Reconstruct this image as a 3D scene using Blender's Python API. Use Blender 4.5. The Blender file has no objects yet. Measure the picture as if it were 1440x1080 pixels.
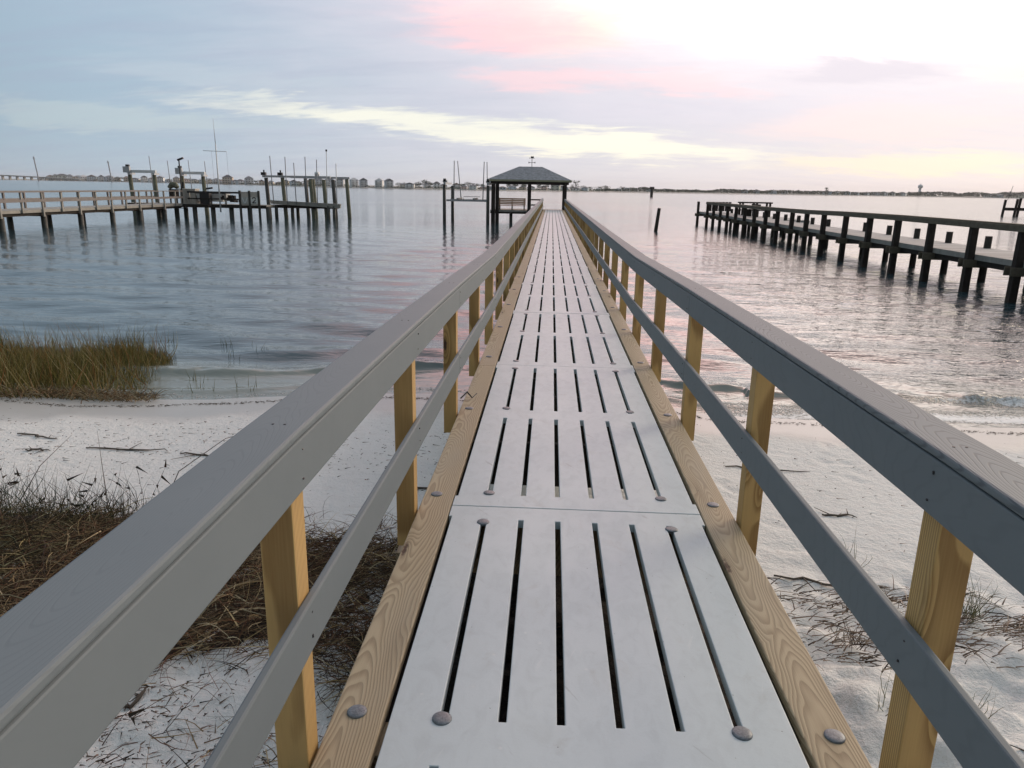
import bpy, bmesh, math, random
import numpy as np
from mathutils import Vector, Matrix
R = math.radians
random.seed(7); rng = np.random.default_rng(7)
scene = bpy.context.scene
col = scene.collection
W = -1.05            # water level; the boardwalk's top is z = 0

# ------------------------------------------------------------------ camera
cam = bpy.data.cameras.new("camera"); co = bpy.data.objects.new("camera", cam); col.objects.link(co)
PI_, RO, YA = 0.2617, 0.018, 0.0481
f = Vector((-math.sin(YA)*math.cos(PI_), math.cos(YA)*math.cos(PI_), -math.sin(PI_)))
r = Vector((math.cos(YA), math.sin(YA), 0)); u = r.cross(f)
r2 = r*math.cos(RO)+u*math.sin(RO); u2 = -r*math.sin(RO)+u*math.cos(RO)
CAM = Vector((-0.165, 0, 1.55))
co.matrix_world = Matrix(((r2.x, u2.x, -f.x, CAM.x), (r2.y, u2.y, -f.y, CAM.y), (r2.z, u2.z, -f.z, CAM.z), (0, 0, 0, 1)))
cam.sensor_width = 36; cam.lens = 36*1030/1440; cam.clip_start = 0.05; cam.clip_end = 30000
scene.camera = co
scene.view_settings.view_transform = 'Standard'; scene.view_settings.look = 'None'
scene.view_settings.exposure = 0.62; scene.view_settings.gamma = 1.0
scene.cycles.max_bounces = 6; scene.cycles.transparent_max_bounces = 8

# ------------------------------------------------------------------ node helpers
class NT:
    def __init__(s, tree): s.t = tree; s.n = tree.nodes; s.l = tree.links
    def new(s, typ, **kw):
        n = s.n.new(typ)
        for k, v in kw.items(): setattr(n, k, v)
        return n
    def put(s, sock, v):
        if v is None: return
        if hasattr(v, 'is_output'): s.l.new(v, sock)
        else:
            try: sock.default_value = v
            except Exception:
                sock.default_value = (*v, 1) if len(v) == 3 else v
    def m(s, op, a, b=None, c=None, clamp=False):
        n = s.new('ShaderNodeMath', operation=op); n.use_clamp = clamp
        s.put(n.inputs[0], a)
        if b is not None: s.put(n.inputs[1], b)
        if c is not None: s.put(n.inputs[2], c)
        return n.outputs[0]
    def vm(s, op, a, b=None, scale=None):
        n = s.new('ShaderNodeVectorMath', operation=op); s.put(n.inputs[0], a)
        if b is not None: s.put(n.inputs[1], b)
        if scale is not None: s.put(n.inputs['Scale'], scale)
        return n.outputs['Value'] if op in ('LENGTH', 'DOT_PRODUCT') else n.outputs[0]
    def xyz(s, v):
        n = s.new('ShaderNodeSeparateXYZ'); s.put(n.inputs[0], v); return n.outputs
    def comb(s, x, y, z):
        n = s.new('ShaderNodeCombineXYZ')
        for i, v in enumerate((x, y, z)): s.put(n.inputs[i], v)
        return n.outputs[0]
    def mix(s, fac, a, b, bt='MIX'):
        n = s.new('ShaderNodeMix', data_type='RGBA', blend_type=bt); n.clamp_factor = True
        s.put(n.inputs[0], fac); s.put(n.inputs[6], a if hasattr(a, 'is_output') else (*a[:3], 1)); s.put(n.inputs[7], b if hasattr(b, 'is_output') else (*b[:3], 1))
        return n.outputs[2]
    def noise(s, v, scale, detail=3, rough=.5, dist=0, col=False, dim='3D'):
        n = s.new('ShaderNodeTexNoise', noise_dimensions=dim); s.put(n.inputs['Vector'], v)
        n.inputs['Scale'].default_value = scale; n.inputs['Detail'].default_value = detail
        n.inputs['Roughness'].default_value = rough; n.inputs['Distortion'].default_value = dist
        return n.outputs['Color'] if col else n.outputs['Fac']
    def vor(s, v, scale, out='Distance', feature='F1'):
        n = s.new('ShaderNodeTexVoronoi', feature=feature); s.put(n.inputs['Vector'], v); n.inputs['Scale'].default_value = scale
        return n.outputs[out]
    def ramp(s, fac, lo, hi):   # smooth 0..1
        n = s.new('ShaderNodeMapRange', interpolation_type='SMOOTHSTEP'); s.put(n.inputs[0], fac)
        s.put(n.inputs[1], lo); s.put(n.inputs[2], hi); return n.outputs[0]
    def scalev(s, v, x, y, z): return s.vm('MULTIPLY', v, (x, y, z))

# ------------------------------------------------------------------ world: dusk sky with cloud bands
world = bpy.data.worlds.new("World"); scene.world = world; world.use_nodes = True
wt = world.node_tree; wt.nodes.clear(); N = NT(wt)
tc = N.new('ShaderNodeTexCoord').outputs['Generated']
d = N.vm('NORMALIZE', tc); dx, dy, dz = N.xyz(d)
az = N.m('MULTIPLY', N.m('ARCTAN2', dx, dy), 57.2958)
el = N.m('MULTIPLY', N.m('ARCSINE', dz), 57.2958)
inv = N.m('DIVIDE', 1.0, N.m('ADD', N.m('MAXIMUM', dz, 0.0), 0.16))
cp = N.comb(N.m('MULTIPLY', dx, inv), N.m('MULTIPLY', dy, inv), 0.0)      # flat cloud layer
wn = N.noise(N.scalev(cp, 1.0, 1.3, 1), 1.6, 6, .62, .4, col=True)
wr, wg, wb = N.xyz(wn)
wn2 = N.noise(N.scalev(cp, .7, 2.2, 1), 5.5, 6, .6, .6, col=True)
vr, vg, vb = N.xyz(wn2)
U = N.m('ADD', N.m('ADD', az, N.m('MULTIPLY', N.m('SUBTRACT', wr, .5), 14)), N.m('MULTIPLY', N.m('SUBTRACT', vr, .5), 5))
V = N.m('ADD', N.m('ADD', el, N.m('MULTIPLY', N.m('SUBTRACT', wg, .5), 2.6)), N.m('MULTIPLY', N.m('SUBTRACT', vg, .5), 1.6))
def gauss(u0, v0, su, sv, tilt=0.0, soft=1.0):
    a = N.m('SUBTRACT', U, u0); b = N.m('SUBTRACT', V, v0)
    if tilt: b = N.m('SUBTRACT', b, N.m('MULTIPLY', a, tilt))
    q = N.m('ADD', N.m('POWER', N.m('ABSOLUTE', N.m('DIVIDE', a, su)), 2), N.m('POWER', N.m('ABSOLUTE', N.m('DIVIDE', b, sv)), 2))
    return N.m('EXPONENT', N.m('MULTIPLY', q, -soft))
# left blue grey -> centre lavender -> right warm white
side = N.ramp(U, -34, 26)
base = N.mix(side, (.30, .395, .485), (.73, .655, .67))
base = N.mix(N.m('MULTIPLY', N.ramp(U, -34, -4), .5), base, (.52, .53, .615))
base = N.mix(N.m('MULTIPLY', N.ramp(el, 3.5, 0), .5), base, N.mix(N.ramp(az, -34, 25), (.385, .455, .52), (.78, .69, .67)))
base = N.mix(N.m('MULTIPLY', N.ramp(N.noise(N.scalev(cp, .55, 2.4, 1), 2.4, 6, .6, .5), .40, .68), .42), base, N.mix(side, (.30, .35, .455), (.60, .56, .625)))
L = base
def edge(mask, lo=.12, hi=.82): return N.ramp(N.m('ADD', mask, N.m('MULTIPLY', N.m('SUBTRACT', vb, .5), .5)), lo, hi)
def lay(mask, k, c, sharp=True):
    global L
    L = N.mix(N.m('MULTIPLY', edge(mask) if sharp else mask, k, clamp=True), L, c)
lay(gauss(-20, 17, 26, 6), .35, (.42, .49, .58), False)
lay(gauss(-31, 4.0, 10, .75, -.02), .35, (.50, .56, .54))          # pale streaks on the left
lay(gauss(-22, 6.6, 9, .8, -.05), .22, (.50, .55, .58))
lay(gauss(-14, 4.9, 13, .62, -.04), .5, (.66, .67, .61))          # long cream band
lay(gauss(-6, 4.0, 15, .85, -.07), .8, (.80, .785, .67))
lay(gauss(5, 3.0, 10, 1.0, -.06), .85, (.85, .81, .68))
lay(gauss(24, 2.0, 9, .75, .0), .65, (.84, .73, .55))             # cream band low right
lay(gauss(14, 5.6, 18, 1.3), .45, (.58, .56, .645), False)          # lavender cloud belt
lay(gauss(1.5, 12.2, 10.5, 2.6, .0), .85, (.86, .51, .50))         # pink bank above the gazebo
lay(gauss(3, 12.4, 3.0, 2.0, .3), .7, (.98, .76, .48), False)
lay(gauss(-2, 10.6, 7, 1.2), .5, (.82, .46, .48))
lay(gauss(0.5, 7.6, 6, .75), .6, (.80, .53, .555))
lay(gauss(9.5, 7.2, 4, .9), .55, (.82, .55, .57))
lay(gauss(23, 4.6, 9, 1.5), .5, (.83, .63, .60))
lay(gauss(32, 8, 5, 2.0), .45, (.86, .66, .60))
lay(gauss(18, 32, 26, 13), .85, (2.2, 1.50, 1.30), False)
lay(gauss(6, 23, 14, 7), .95, (4.0, 1.95, 1.85), False)              # pink overhead of the frame
lay(gauss(30, 46, 14, 8), .8, (2.4, 1.1, .85), False)
lay(gauss(21, 13.5, 14, 3.6), 1.0, (1.5, 1.42, 1.30))              # where the sun hides
lay(gauss(22, 21, 16, 7.5), .9, (4.2, 3.5, 3.15), False)
lay(gauss(21, 7.9, 6.5, .95), .75, (.62, .57, .63))                # small grey cloud under it
# sky behind and high above: dull slate
back = N.ramp(N.m('MULTIPLY', dy, -1), -.45, .35)
L = N.mix(N.m('MULTIPLY', back, .94), L, (.135, .15, .16))
left = N.m('MULTIPLY', N.ramp(N.m('MULTIPLY', dx, -1), .48, .95), .85)
L = N.mix(left, L, (.125, .165, .20))
L = N.mix(N.m('MULTIPLY', N.ramp(el, 35, 70), .75), L, (.58, .68, .76))
sky = N.new('ShaderNodeTexSky', sky_type='NISHITA'); sky.sun_disc = False
SUN_AZ, SUN_EL = 50, 20
sky.sun_elevation = R(SUN_EL); sky.sun_rotation = R(SUN_AZ)
b1 = N.new('ShaderNodeBackground'); N.put(b1.inputs[0], sky.outputs[0]); b1.inputs[1].default_value = .08
b2 = N.new('ShaderNodeBackground'); N.put(b2.inputs[0], L); b2.inputs[1].default_value = .88
ms = N.new('ShaderNodeMixShader'); ms.inputs[0].default_value = .92
N.l.new(b1.outputs[0], ms.inputs[1]); N.l.new(b2.outputs[0], ms.inputs[2])
out = N.new('ShaderNodeOutputWorld'); N.l.new(ms.outputs[0], out.inputs[0])
world.cycles.sampling_method = 'MANUAL'; world.cycles.sample_map_resolution = 512

sl = bpy.data.lights.new("sun", 'SUN'); so = bpy.data.objects.new("sun", sl); col.objects.link(so)
sl.energy = 1.25; sl.angle = R(22); sl.color = (1.0, .83, .62)
SD = Vector((math.sin(R(SUN_AZ))*math.cos(R(SUN_EL)), math.cos(R(SUN_AZ))*math.cos(R(SUN_EL)), math.sin(R(SUN_EL))))
so.rotation_euler = SD.to_track_quat('Z', 'Y').to_euler()

# ------------------------------------------------------------------ materials
def mat(name):
    m = bpy.data.materials.new(name); m.use_nodes = True; t = m.node_tree
    p = t.nodes['Principled BSDF']; return m, NT(t), p
def coords(n, kind='Object'): return n.new('ShaderNodeTexCoord').outputs[kind]
def wpos(n): return n.new('ShaderNodeNewGeometry').outputs['Position']
def bump(n, p, h, strength=.5, dist=.01):
    b = n.new('ShaderNodeBump'); b.inputs['Strength'].default_value = strength; b.inputs['Distance'].default_value = dist
    n.put(b.inputs['Height'], h); n.l.new(b.outputs[0], p.inputs['Normal'])
def plain(name, c, rough=.6, metal=0, var=.12, scale=6, spec=.4):
    m, n, p = mat(name); v = wpos(n)
    k = n.noise(v, scale, 4, .6)
    n.put(p.inputs['Base Color'], n.mix(k, tuple(x*(1-var*1.6) for x in c), tuple(min(1, x*(1+var*1.6)) for x in c)))
    p.inputs['Roughness'].default_value = rough; p.inputs['Metallic'].default_value = metal
    p.inputs['Specular IOR Level'].default_value = spec
    return m
def wood(name, light, dark, axis='Y', ringscale=70, knots=True, rough=.62, grey=None, bumpd=.0015, contrast=1.0):
    """growth rings of a plank whose pith runs slightly aslant below it"""
    m, n, p = mat(name); v = wpos(n)
    oi = n.new('ShaderNodeObjectInfo').outputs['Random']
    if axis == 'Z':
        a, b, c = n.xyz(v); v = n.comb(a, c, b)
    x, y, z = n.xyz(v)
    off = n.m('MULTIPLY', oi, 37.0)
    yo = n.m('ADD', y, off)
    vv = n.comb(x, yo, z)
    w = n.noise(n.scalev(vv, 3.0, .9, 3.0), 1.0, 3, .5, 0, col=True); wx, wy, wz = n.xyz(w)
    X = n.m('ADD', n.m('ADD', x, n.m('MULTIPLY', n.m('SUBTRACT', oi, .5), .10)), n.m('MULTIPLY', n.m('SUBTRACT', wx, .5), .13 if axis == 'Y' else .030))
    saw = n.m('PINGPONG', n.m('ADD', n.m('MULTIPLY', yo, .085 if axis == 'Y' else .006), n.m('MULTIPLY', wy, .16 if axis == 'Y' else .02)), .10)
    Z = n.m('ADD', n.m('ADD', z, saw), .015)
    cxs = {'Y': (0.706,), 'Z': (0.835,)}.get(axis, (0,))
    Xa = n.m('SUBTRACT', n.m('ABSOLUTE', X), cxs[0])
    rad = n.m('SQRT', n.m('ADD', n.m('POWER', Xa, 2), n.m('POWER', Z, 2)))
    ph = n.m('MULTIPLY', rad, ringscale)
    kn = None
    if knots:
        kv = n.scalev(vv, 8.5, 1.35 if axis == 'Y' else 2.2, 8.5)
        kd = n.vor(kv, 1.0); kc = n.xyz(n.vor(kv, 1.0, 'Color'))[0]
        on = n.m('GREATER_THAN', kc, .25 if axis == 'Y' else .30)
        kb = n.m('MULTIPLY', n.m('EXPONENT', n.m('MULTIPLY', n.m('POWER', kd, 2), -22)), on)
        ph = n.m('ADD', ph, n.m('MULTIPLY', kb, 3.2))
        kn = n.m('MULTIPLY', n.ramp(n.m('ADD', kd, n.m('MULTIPLY', n.m('SUBTRACT', n.noise(vv, 40, 2), .5), .10)), .125, .06), on)
    fr = n.m('FRACT', ph)
    ring = n.m('MULTIPLY', n.ramp(fr, .15, .85), n.ramp(fr, 1.0, .88))
    fine = n.noise(n.scalev(vv, 220, 6, 220), 1.0, 2, .5)
    k = n.m('ADD', n.m('MULTIPLY', ring, .75*contrast), n.m('MULTIPLY', n.m('SUBTRACT', fine, .5), .45), clamp=True)
    c = n.mix(k, light, dark)
    blot = n.noise(n.scalev(vv, 4, .8, 4), 1.0, 4, .6)
    c = n.mix(n.m('MULTIPLY', n.ramp(blot, .45, .75), .35), c, grey or tuple(q*.72 for q in light))
    if kn is not None:
        c = n.mix(n.m('MULTIPLY', kb, .45), c, dark); c = n.mix(kn, c, (.06, .032, .018))
    n.put(p.inputs['Base Color'], c); p.inputs['Roughness'].default_value = rough
    p.inputs['Specular IOR Level'].default_value = .35
    h = n.m('ADD', n.m('MULTIPLY', ring, -.6), n.m('MULTIPLY', fine, .5))
    if kn is not None: h = n.m('SUBTRACT', h, n.m('MULTIPLY', kn, 1.5))
    bump(n, p, h, .55, bumpd)
    return m

M = {}
M['board'] = wood('treated_pine_board', (.37, .305, .20), (.15, .105, .055), 'Y', 120, grey=(.27, .255, .205), contrast=.72)
M['post'] = wood('treated_pine_post', (.56, .37, .145), (.24, .13, .04), 'Z', 105, grey=(.34, .25, .11), contrast=1.0)
M['joist'] = wood('treated_pine_joist', (.30, .24, .15), (.16, .11, .06), 'Y', 60, knots=False)
M['old'] = plain('weathered_dark_wood_and_shade', (.035, .030, .026), .85, var=.35, scale=9, spec=.2)  # old timber; also stands in for shade below the boardwalk deck
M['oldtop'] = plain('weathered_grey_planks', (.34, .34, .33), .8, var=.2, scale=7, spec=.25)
M['oldrail'] = plain('weathered_brown_rail', (.13, .115, .085), .8, var=.35, scale=8, spec=.25)
M['leftwood'] = plain('weathered_tan_wood', (.33, .32, .29), .8, var=.25, scale=5, spec=.25)
M['leftrail'] = plain('weathered_pink_brown_rail', (.235, .215, .205), .8, var=.2, scale=5, spec=.25)
M['pile'] = plain('wet_dark_pile', (.05, .052, .045), .6, var=.4, scale=8)
M['pilegreen'] = plain('mossy_green_pile', (.13, .135, .095), .8, var=.4, scale=6)
M['alu'] = plain('brushed_aluminium', (.42, .44, .46), .4, .55, var=.1)
M['white'] = plain('white_plastic', (.72, .74, .74), .45, var=.05)
M['pvc'] = plain('grey_pvc_pipe', (.34, .35, .37), .5, var=.08)
M['black'] = plain('black_plastic', (.02, .02, .022), .5, var=.2)
M['gbrown'] = plain('dark_stained_timber', (.030, .022, .019), .75, var=.3, scale=8)
M['bench'] = plain('brown_bench_slats', (.78, .44, .27), .6, var=.2, scale=6)
M['fasc'] = plain('olive_grey_eave_board', (.34, .33, .22), .6, var=.15)
M['haus'] = None

# galvanised bolt head
m, n, p = mat('galvanised_steel'); v = wpos(n)
k = n.vor(v, 190, 'Color'); k = n.xyz(k)[0]
n.put(p.inputs['Base Color'], n.mix(k, (.10, .115, .13), (.17, .19, .21))); p.inputs['Metallic'].default_value = .35; p.inputs['Roughness'].default_value = .48
bump(n, p, n.noise(v, 160, 3), .4, .001); M['bolt'] = m

# deck panels: light grey cement-like composite with scuffs and pinholes
m, n, p = mat('pale_grey_deck_panel'); v = wpos(n)
big = n.noise(n.scalev(v, 1.2, .8, 1), 1.6, 5, .6); mid = n.noise(n.scalev(v, 1, .6, 1), 14, 5, .65, 1.0)
c = n.mix(big, (.44, .515, .54), (.54, .61, .635)); c = n.mix(n.m('MULTIPLY', n.ramp(mid, .42, .72), .45), c, (.40, .45, .47))
ang = n.noise(v, .7, 1)
sx, sy, sz = n.xyz(v)
sv = n.comb(n.m('ADD', n.m('MULTIPLY', sx, 30), n.m('MULTIPLY', sy, 22)), n.m('SUBTRACT', n.m('MULTIPLY', sy, 2.5), n.m('MULTIPLY', sx, 1.6)), 0.0)
scr = n.noise(sv, 1.0, 5, .7, .5)
scrm = n.m('MULTIPLY', n.ramp(scr, .63, .69), n.ramp(n.noise(v, 3.1, 2), .45, .65))
c = n.mix(n.m('MULTIPLY', scrm, .50), c, (.23, .25, .255))
sv2 = n.comb(n.m('SUBTRACT', n.m('MULTIPLY', sx, 40), n.m('MULTIPLY', sy, 14)), n.m('ADD', n.m('MULTIPLY', sy, 3), sx), 0.0)
scr2 = n.noise(sv2, 1.0, 4, .7, .3)
c = n.mix(n.m('MULTIPLY', n.ramp(scr2, .64, .70), .30), c, (.62, .64, .65))
pd = n.vor(v, 26); pc = n.xyz(n.vor(v, 26, 'Color'))[1]
pin = n.m('MULTIPLY', n.ramp(pd, .075, .04), n.m('GREATER_THAN', pc, .82))
c = n.mix(n.m('MULTIPLY', pin, .75), c, (.10, .11, .11))
wp = n.vor(v, 19); wc = n.xyz(n.vor(v, 19, 'Color'))[0]
c = n.mix(n.m('MULTIPLY', n.m('MULTIPLY', n.ramp(wp, .16, .05), n.m('GREATER_THAN', wc, .90)), .3), c, (.72, .73, .72))
grn = n.noise(v, 3.7, 4, .6); c = n.mix(n.m('MULTIPLY', n.ramp(grn, .55, .8), .22), c, (.36, .40, .36))
dirt = n.noise(n.scalev(v, 1, .7, 1), 5.5, 6, .7, .8); c = n.mix(n.m('MULTIPLY', n.ramp(dirt, .56, .74), .30), c, (.30, .29, .26))
oi = n.new('ShaderNodeObjectInfo').outputs['Random']; c = n.mix(n.m('MULTIPLY', oi, .16), c, (.36, .39, .41))
n.put(p.inputs['Base Color'], c); p.inputs['Specular IOR Level'].default_value = .5
n.put(p.inputs['Roughness'], n.m('ADD', n.m('MULTIPLY', mid, .25), .38))
bump(n, p, n.m('SUBTRACT', n.m('ADD', n.m('MULTIPLY', n.noise(v, 90, 4, .6), .5), n.m('MULTIPLY', mid, .5)), n.m('MULTIPLY', pin, 2)), .5, .0012)
M['panel'] = m

# composite rails: slate grey with embossed cathedral grain
def composite(name, emboss):
    m, n, p = mat(name); v = wpos(n); x, y, z = n.xyz(v)
    w = n.noise(n.scalev(v, 5, .9, 5), 1.0, 3, .5, 0, col=True); wx, wy, wz = n.xyz(w)
    X = n.m('ADD', n.m('SUBTRACT', n.m('ABSOLUTE', x), .835), n.m('MULTIPLY', n.m('SUBTRACT', wx, .5), .03))
    zz = n.m('PINGPONG', n.m('ADD', n.m('MULTIPLY', y, .115), n.m('MULTIPLY', wy, .07)), .085)
    rad = n.m('SQRT', n.m('ADD', n.m('POWER', X, 2), n.m('POWER', zz, 2)))
    fr = n.m('FRACT', n.m('MULTIPLY', rad, 170)); gr = n.m('MULTIPLY', n.m('MULTIPLY', n.ramp(fr, .62, .78), n.ramp(fr, 1.0, .84)), n.m('ADD', .22, n.m('MULTIPLY', n.ramp(x, -.1, .1), .9)))
    k = n.noise(v, 3, 4, .6)
    c = n.mix(k, (.136, .162, .178), (.165, .192, .206))
    c = n.mix(n.m('MULTIPLY', gr, .75*emboss), c, (.07, .085, .10))
    n.put(p.inputs['Base Color'], c); p.inputs['Roughness'].default_value = .62; p.inputs['Specular IOR Level'].default_value = .3
    fine = n.noise(n.scalev(v, 160, 12, 160), 1.0, 2)
    bump(n, p, n.m('ADD', n.m('MULTIPLY', gr, -1.0*emboss), n.m('MULTIPLY', fine, .10)), .34, .0015)
    return m
M['cap'] = composite('slate_composite_cap', .8)
M['fascia'] = composite('slate_composite_board', .12)

# sand
m, n, p = mat('pale_beach_sand'); v = wpos(n); x, y, z = n.xyz(v)
a = n.noise(v, 1.3, 5, .6); b = n.noise(v, 9, 4, .6); g = n.noise(v, 240, 2, .6)
c = n.mix(a, (.60, .615, .595), (.71, .725, .705)); c = n.mix(n.m('MULTIPLY', n.ramp(b, .5, .75), .3), c, (.52, .50, .47))
c = n.mix(n.m('MULTIPLY', n.ramp(g, .56, .70), .22), c, (.34, .32, .30))
wet = n.ramp(n.m('ADD', z, n.m('MULTIPLY', n.noise(v, 1.2, 3), .06)), W+.095, W+.055)
c = n.mix(n.m('MULTIPLY', wet, .75), c, (.30, .295, .275))
deep = n.ramp(z, W-.02, W-.25); c = n.mix(deep, c, (.09, .105, .09))
n.put(p.inputs['Base Color'], c); n.put(p.inputs['Roughness'], n.m('SUBTRACT', .9, n.m('MULTIPLY', wet, .55)))
p.inputs['Specular IOR Level'].default_value = .35
dry = n.m('SUBTRACT', 1.0, wet)
h = n.m('MULTIPLY', n.m('ADD', n.m('ADD', n.m('MULTIPLY', n.noise(v, 14, 4, .6), .5), n.m('MULTIPLY', n.noise(v, 45, 3, .6), .25)), n.m('MULTIPLY', g, .10)), dry)
bump(n, p, h, 1.0, .045); M['sand'] = m

# water
m, n, p = mat('bay_water'); v = wpos(n); x, y, z = n.xyz(v)
dist = n.vm('LENGTH', n.vm('SUBTRACT', v, (0, 0, 0)))
far = n.ramp(dist, 40, 160)
edge = n.m('ADD', y, n.m('MULTIPLY', n.m('SUBTRACT', n.noise(v, .9, 3), .5), .8))
shal = n.ramp(edge, 10.9, 9.7)
c = n.mix(shal, (.032, .058, .068), (.185, .205, .18))
foam_n = n.noise(n.scalev(v, 1.4, 3.4, 1), 3.2, 6, .72, .9)
fine_n = n.noise(v, 26, 4, .7)
n.put(p.inputs['Base Color'], c)
at = n.new('ShaderNodeAttribute'); at.attribute_name = 'foam'; fo = at.outputs['Fac']
fm = n.m('MULTIPLY', n.ramp(n.m('ADD', n.m('ADD', n.m('MULTIPLY', fo, .78), n.m('MULTIPLY', foam_n, .62)), n.m('MULTIPLY', n.m('SUBTRACT', fine_n, .5), 1.1)), .62, .88), n.ramp(fo, .02, .12))
c = n.mix(fm, c, (.78, .80, .79)); n.put(p.inputs['Base Color'], c)
n.put(p.inputs['Roughness'], n.m('ADD', n.m('ADD', n.m('MULTIPLY', fm, .6), .05), n.m('MULTIPLY', far, .08))); p.inputs['IOR'].default_value = 1.333
p.inputs['Specular IOR Level'].default_value = .5
w1 = n.noise(n.scalev(v, .38, 1.0, 1), 2.1, 4, .58, .25)
w2 = n.noise(n.scalev(v, .42, 1.35, 1), 3.6, 3, .55, .3)
w3 = n.noise(n.scalev(v, .8, 1.5, 1), 11, 2, .5)
w0 = n.noise(n.scalev(v, .35, 1, 1), .5, 2, .5, .3)
patch = n.ramp(n.noise(n.scalev(v, .5, 1.2, 1), .055, 3, .5), .38, .62)
rightr = n.ramp(x, 2, 12)        # choppier water in front of the right-hand pier
amp = n.m('MULTIPLY', n.m('ADD', n.m('MULTIPLY', patch, .45), n.m('ADD', n.m('MULTIPLY', n.m('MULTIPLY', rightr, n.m('SUBTRACT', 1.0, far)), .75), .55)), n.m('ADD', 1.0, n.m('MULTIPLY', far, .25)))
chop = n.m('MULTIPLY', n.ramp(x, 1.5, 8), n.ramp(dist, 58, 38))
hh = n.m('ADD', n.m('ADD', n.m('MULTIPLY', w1, n.m('ADD', .044, n.m('MULTIPLY', chop, .026))), n.m('MULTIPLY', w2, n.m('ADD', .021, n.m('MULTIPLY', chop, .014)))), n.m('MULTIPLY', w3, n.m('ADD', .0045, n.m('MULTIPLY', chop, .005))))
hh = n.m('ADD', n.m('MULTIPLY', hh, amp), n.m('MULTIPLY', w0, .02))
hh = n.m('ADD', hh, n.m('MULTIPLY', n.m('MULTIPLY', fm, foam_n), .03))
bump(n, p, hh, 1.0, 1.0); M['water'] = m

# things whose own colour varies strand by strand
def tinted(name, rough=.7, trans=0):
    m, n, p = mat(name); a = n.new('ShaderNodeAttribute'); a.attribute_name = 'tint'
    n.l.new(a.outputs['Color'], p.inputs['Base Color']); p.inputs['Roughness'].default_value = rough
    p.inputs['Specular IOR Level'].default_value = .2
    return m
M['strand'] = tinted('dry_and_green_blades')
# shingles
m, n, p = mat('grey_asphalt_shingles'); v = coords(n)
k = n.xyz(n.vor(n.scalev(v, 1, 1, 1.0), 9, 'Color'))[0]; k2 = n.noise(v, 30, 2)
n.put(p.inputs['Base Color'], n.mix(n.m('MULTIPLY', n.m('ADD', k, k2), .5), (.085, .105, .12), (.30, .33, .36))); p.inputs['Roughness'].default_value = .85
M['shingle'] = m

# ------------------------------------------------------------------ mesh helpers
class MB:
    def __init__(s): s.v = []; s.f = []
    def box(s, x0, x1, y0, y1, z0, z1):
        b = len(s.v); s.v += [(x0,y0,z0),(x1,y0,z0),(x1,y1,z0),(x0,y1,z0),(x0,y0,z1),(x1,y0,z1),(x1,y1,z1),(x0,y1,z1)]
        s.f += [(b,b+3,b+2,b+1),(b+4,b+5,b+6,b+7),(b,b+1,b+5,b+4),(b+1,b+2,b+6,b+5),(b+2,b+3,b+7,b+6),(b+3,b,b+4,b+7)]
        return s
    def cb(s, x, y, z, sx, sy, sz): return s.box(x-sx/2, x+sx/2, y-sy/2, y+sy/2, z-sz/2, z+sz/2)
    def tube(s, pts, rad, seg=8, cap=True):
        pts = [Vector(q) for q in pts]; rads = rad if isinstance(rad, (list, tuple)) else [rad]*len(pts)
        b = len(s.v)
        for i, q in enumerate(pts):
            t = (pts[min(i+1, len(pts)-1)]-pts[max(i-1, 0)]).normalized()
            a = t.cross(Vector((0, 0, 1)) if abs(t.z) < .9 else Vector((0, 1, 0))).normalized(); c = t.cross(a)
            for j in range(seg):
                an = 2*math.pi*j/seg; s.v.append(tuple(q+(a*math.cos(an)+c*math.sin(an))*rads[i]))
        for i in range(len(pts)-1):
            for j in range(seg):
                k = (j+1) % seg; s.f.append((b+i*seg+j, b+(i+1)*seg+j, b+(i+1)*seg+k, b+i*seg+k))
        if cap:
            s.f.append(tuple(b+j for j in range(seg))); s.f.append(tuple(b+(len(pts)-1)*seg+j for j in reversed(range(seg))))
        return s
    def bar(s, p0, p1, w, h):
        """straight rectangular bar, w sideways, h upright"""
        p0 = Vector(p0); p1 = Vector(p1); t = (p1-p0).normalized()
        a = t.cross(Vector((0, 0, 1)) if abs(t.z) < .95 else Vector((0, 1, 0))).normalized(); c = a.cross(t)
        b = len(s.v)
        for q in (p0, p1):
            for sa, sc in ((-1, -1), (1, -1), (1, 1), (-1, 1)): s.v.append(tuple(q+a*sa*w/2+c*sc*h/2))
        s.f += [(b,b+1,b+2,b+3),(b+4,b+7,b+6,b+5)]+[(b+i, b+4+i, b+4+(i+1) % 4, b+(i+1) % 4) for i in range(4)]
        return s
    def poly(s, pts, f):
        b = len(s.v); s.v += [tuple(q) for q in pts]; s.f += [tuple(b+i for i in q) for q in f]; return s
    def mesh(s, name, m, smooth=False):
        me = bpy.data.meshes.new(name); me.from_pydata(s.v, [], s.f); me.update()
        bm = bmesh.new(); bm.from_mesh(me); bmesh.ops.recalc_face_normals(bm, faces=bm.faces); bm.to_mesh(me); bm.free()
        me.materials.append(m)
        if smooth:
            me.polygons.foreach_set('use_smooth', [True]*len(me.polygons))
        return me
    def build(s, name, m, parent=None, smooth=False, bevel=0):
        o = bpy.data.objects.new(name, s.mesh(name, m, smooth)); col.objects.link(o)
        if parent: o.parent = parent
        if bevel:
            q = o.modifiers.new('bevel', 'BEVEL'); q.width = bevel; q.segments = 2; q.limit_method = 'ANGLE'; q.angle_limit = R(40)
        return o
def tag(o, label=None, cat=None, group=None, kind=None):
    if label: o['label'] = label
    if cat: o['category'] = cat
    if group: o['group'] = group
    if kind: o['kind'] = kind
    return o
def empty(name, loc, label, cat, group=None):
    o = bpy.data.objects.new(name, None); col.objects.link(o); o.location = loc; o.empty_display_size = .2
    bpy.context.view_layer.update(); return tag(o, label, cat, group)
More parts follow.
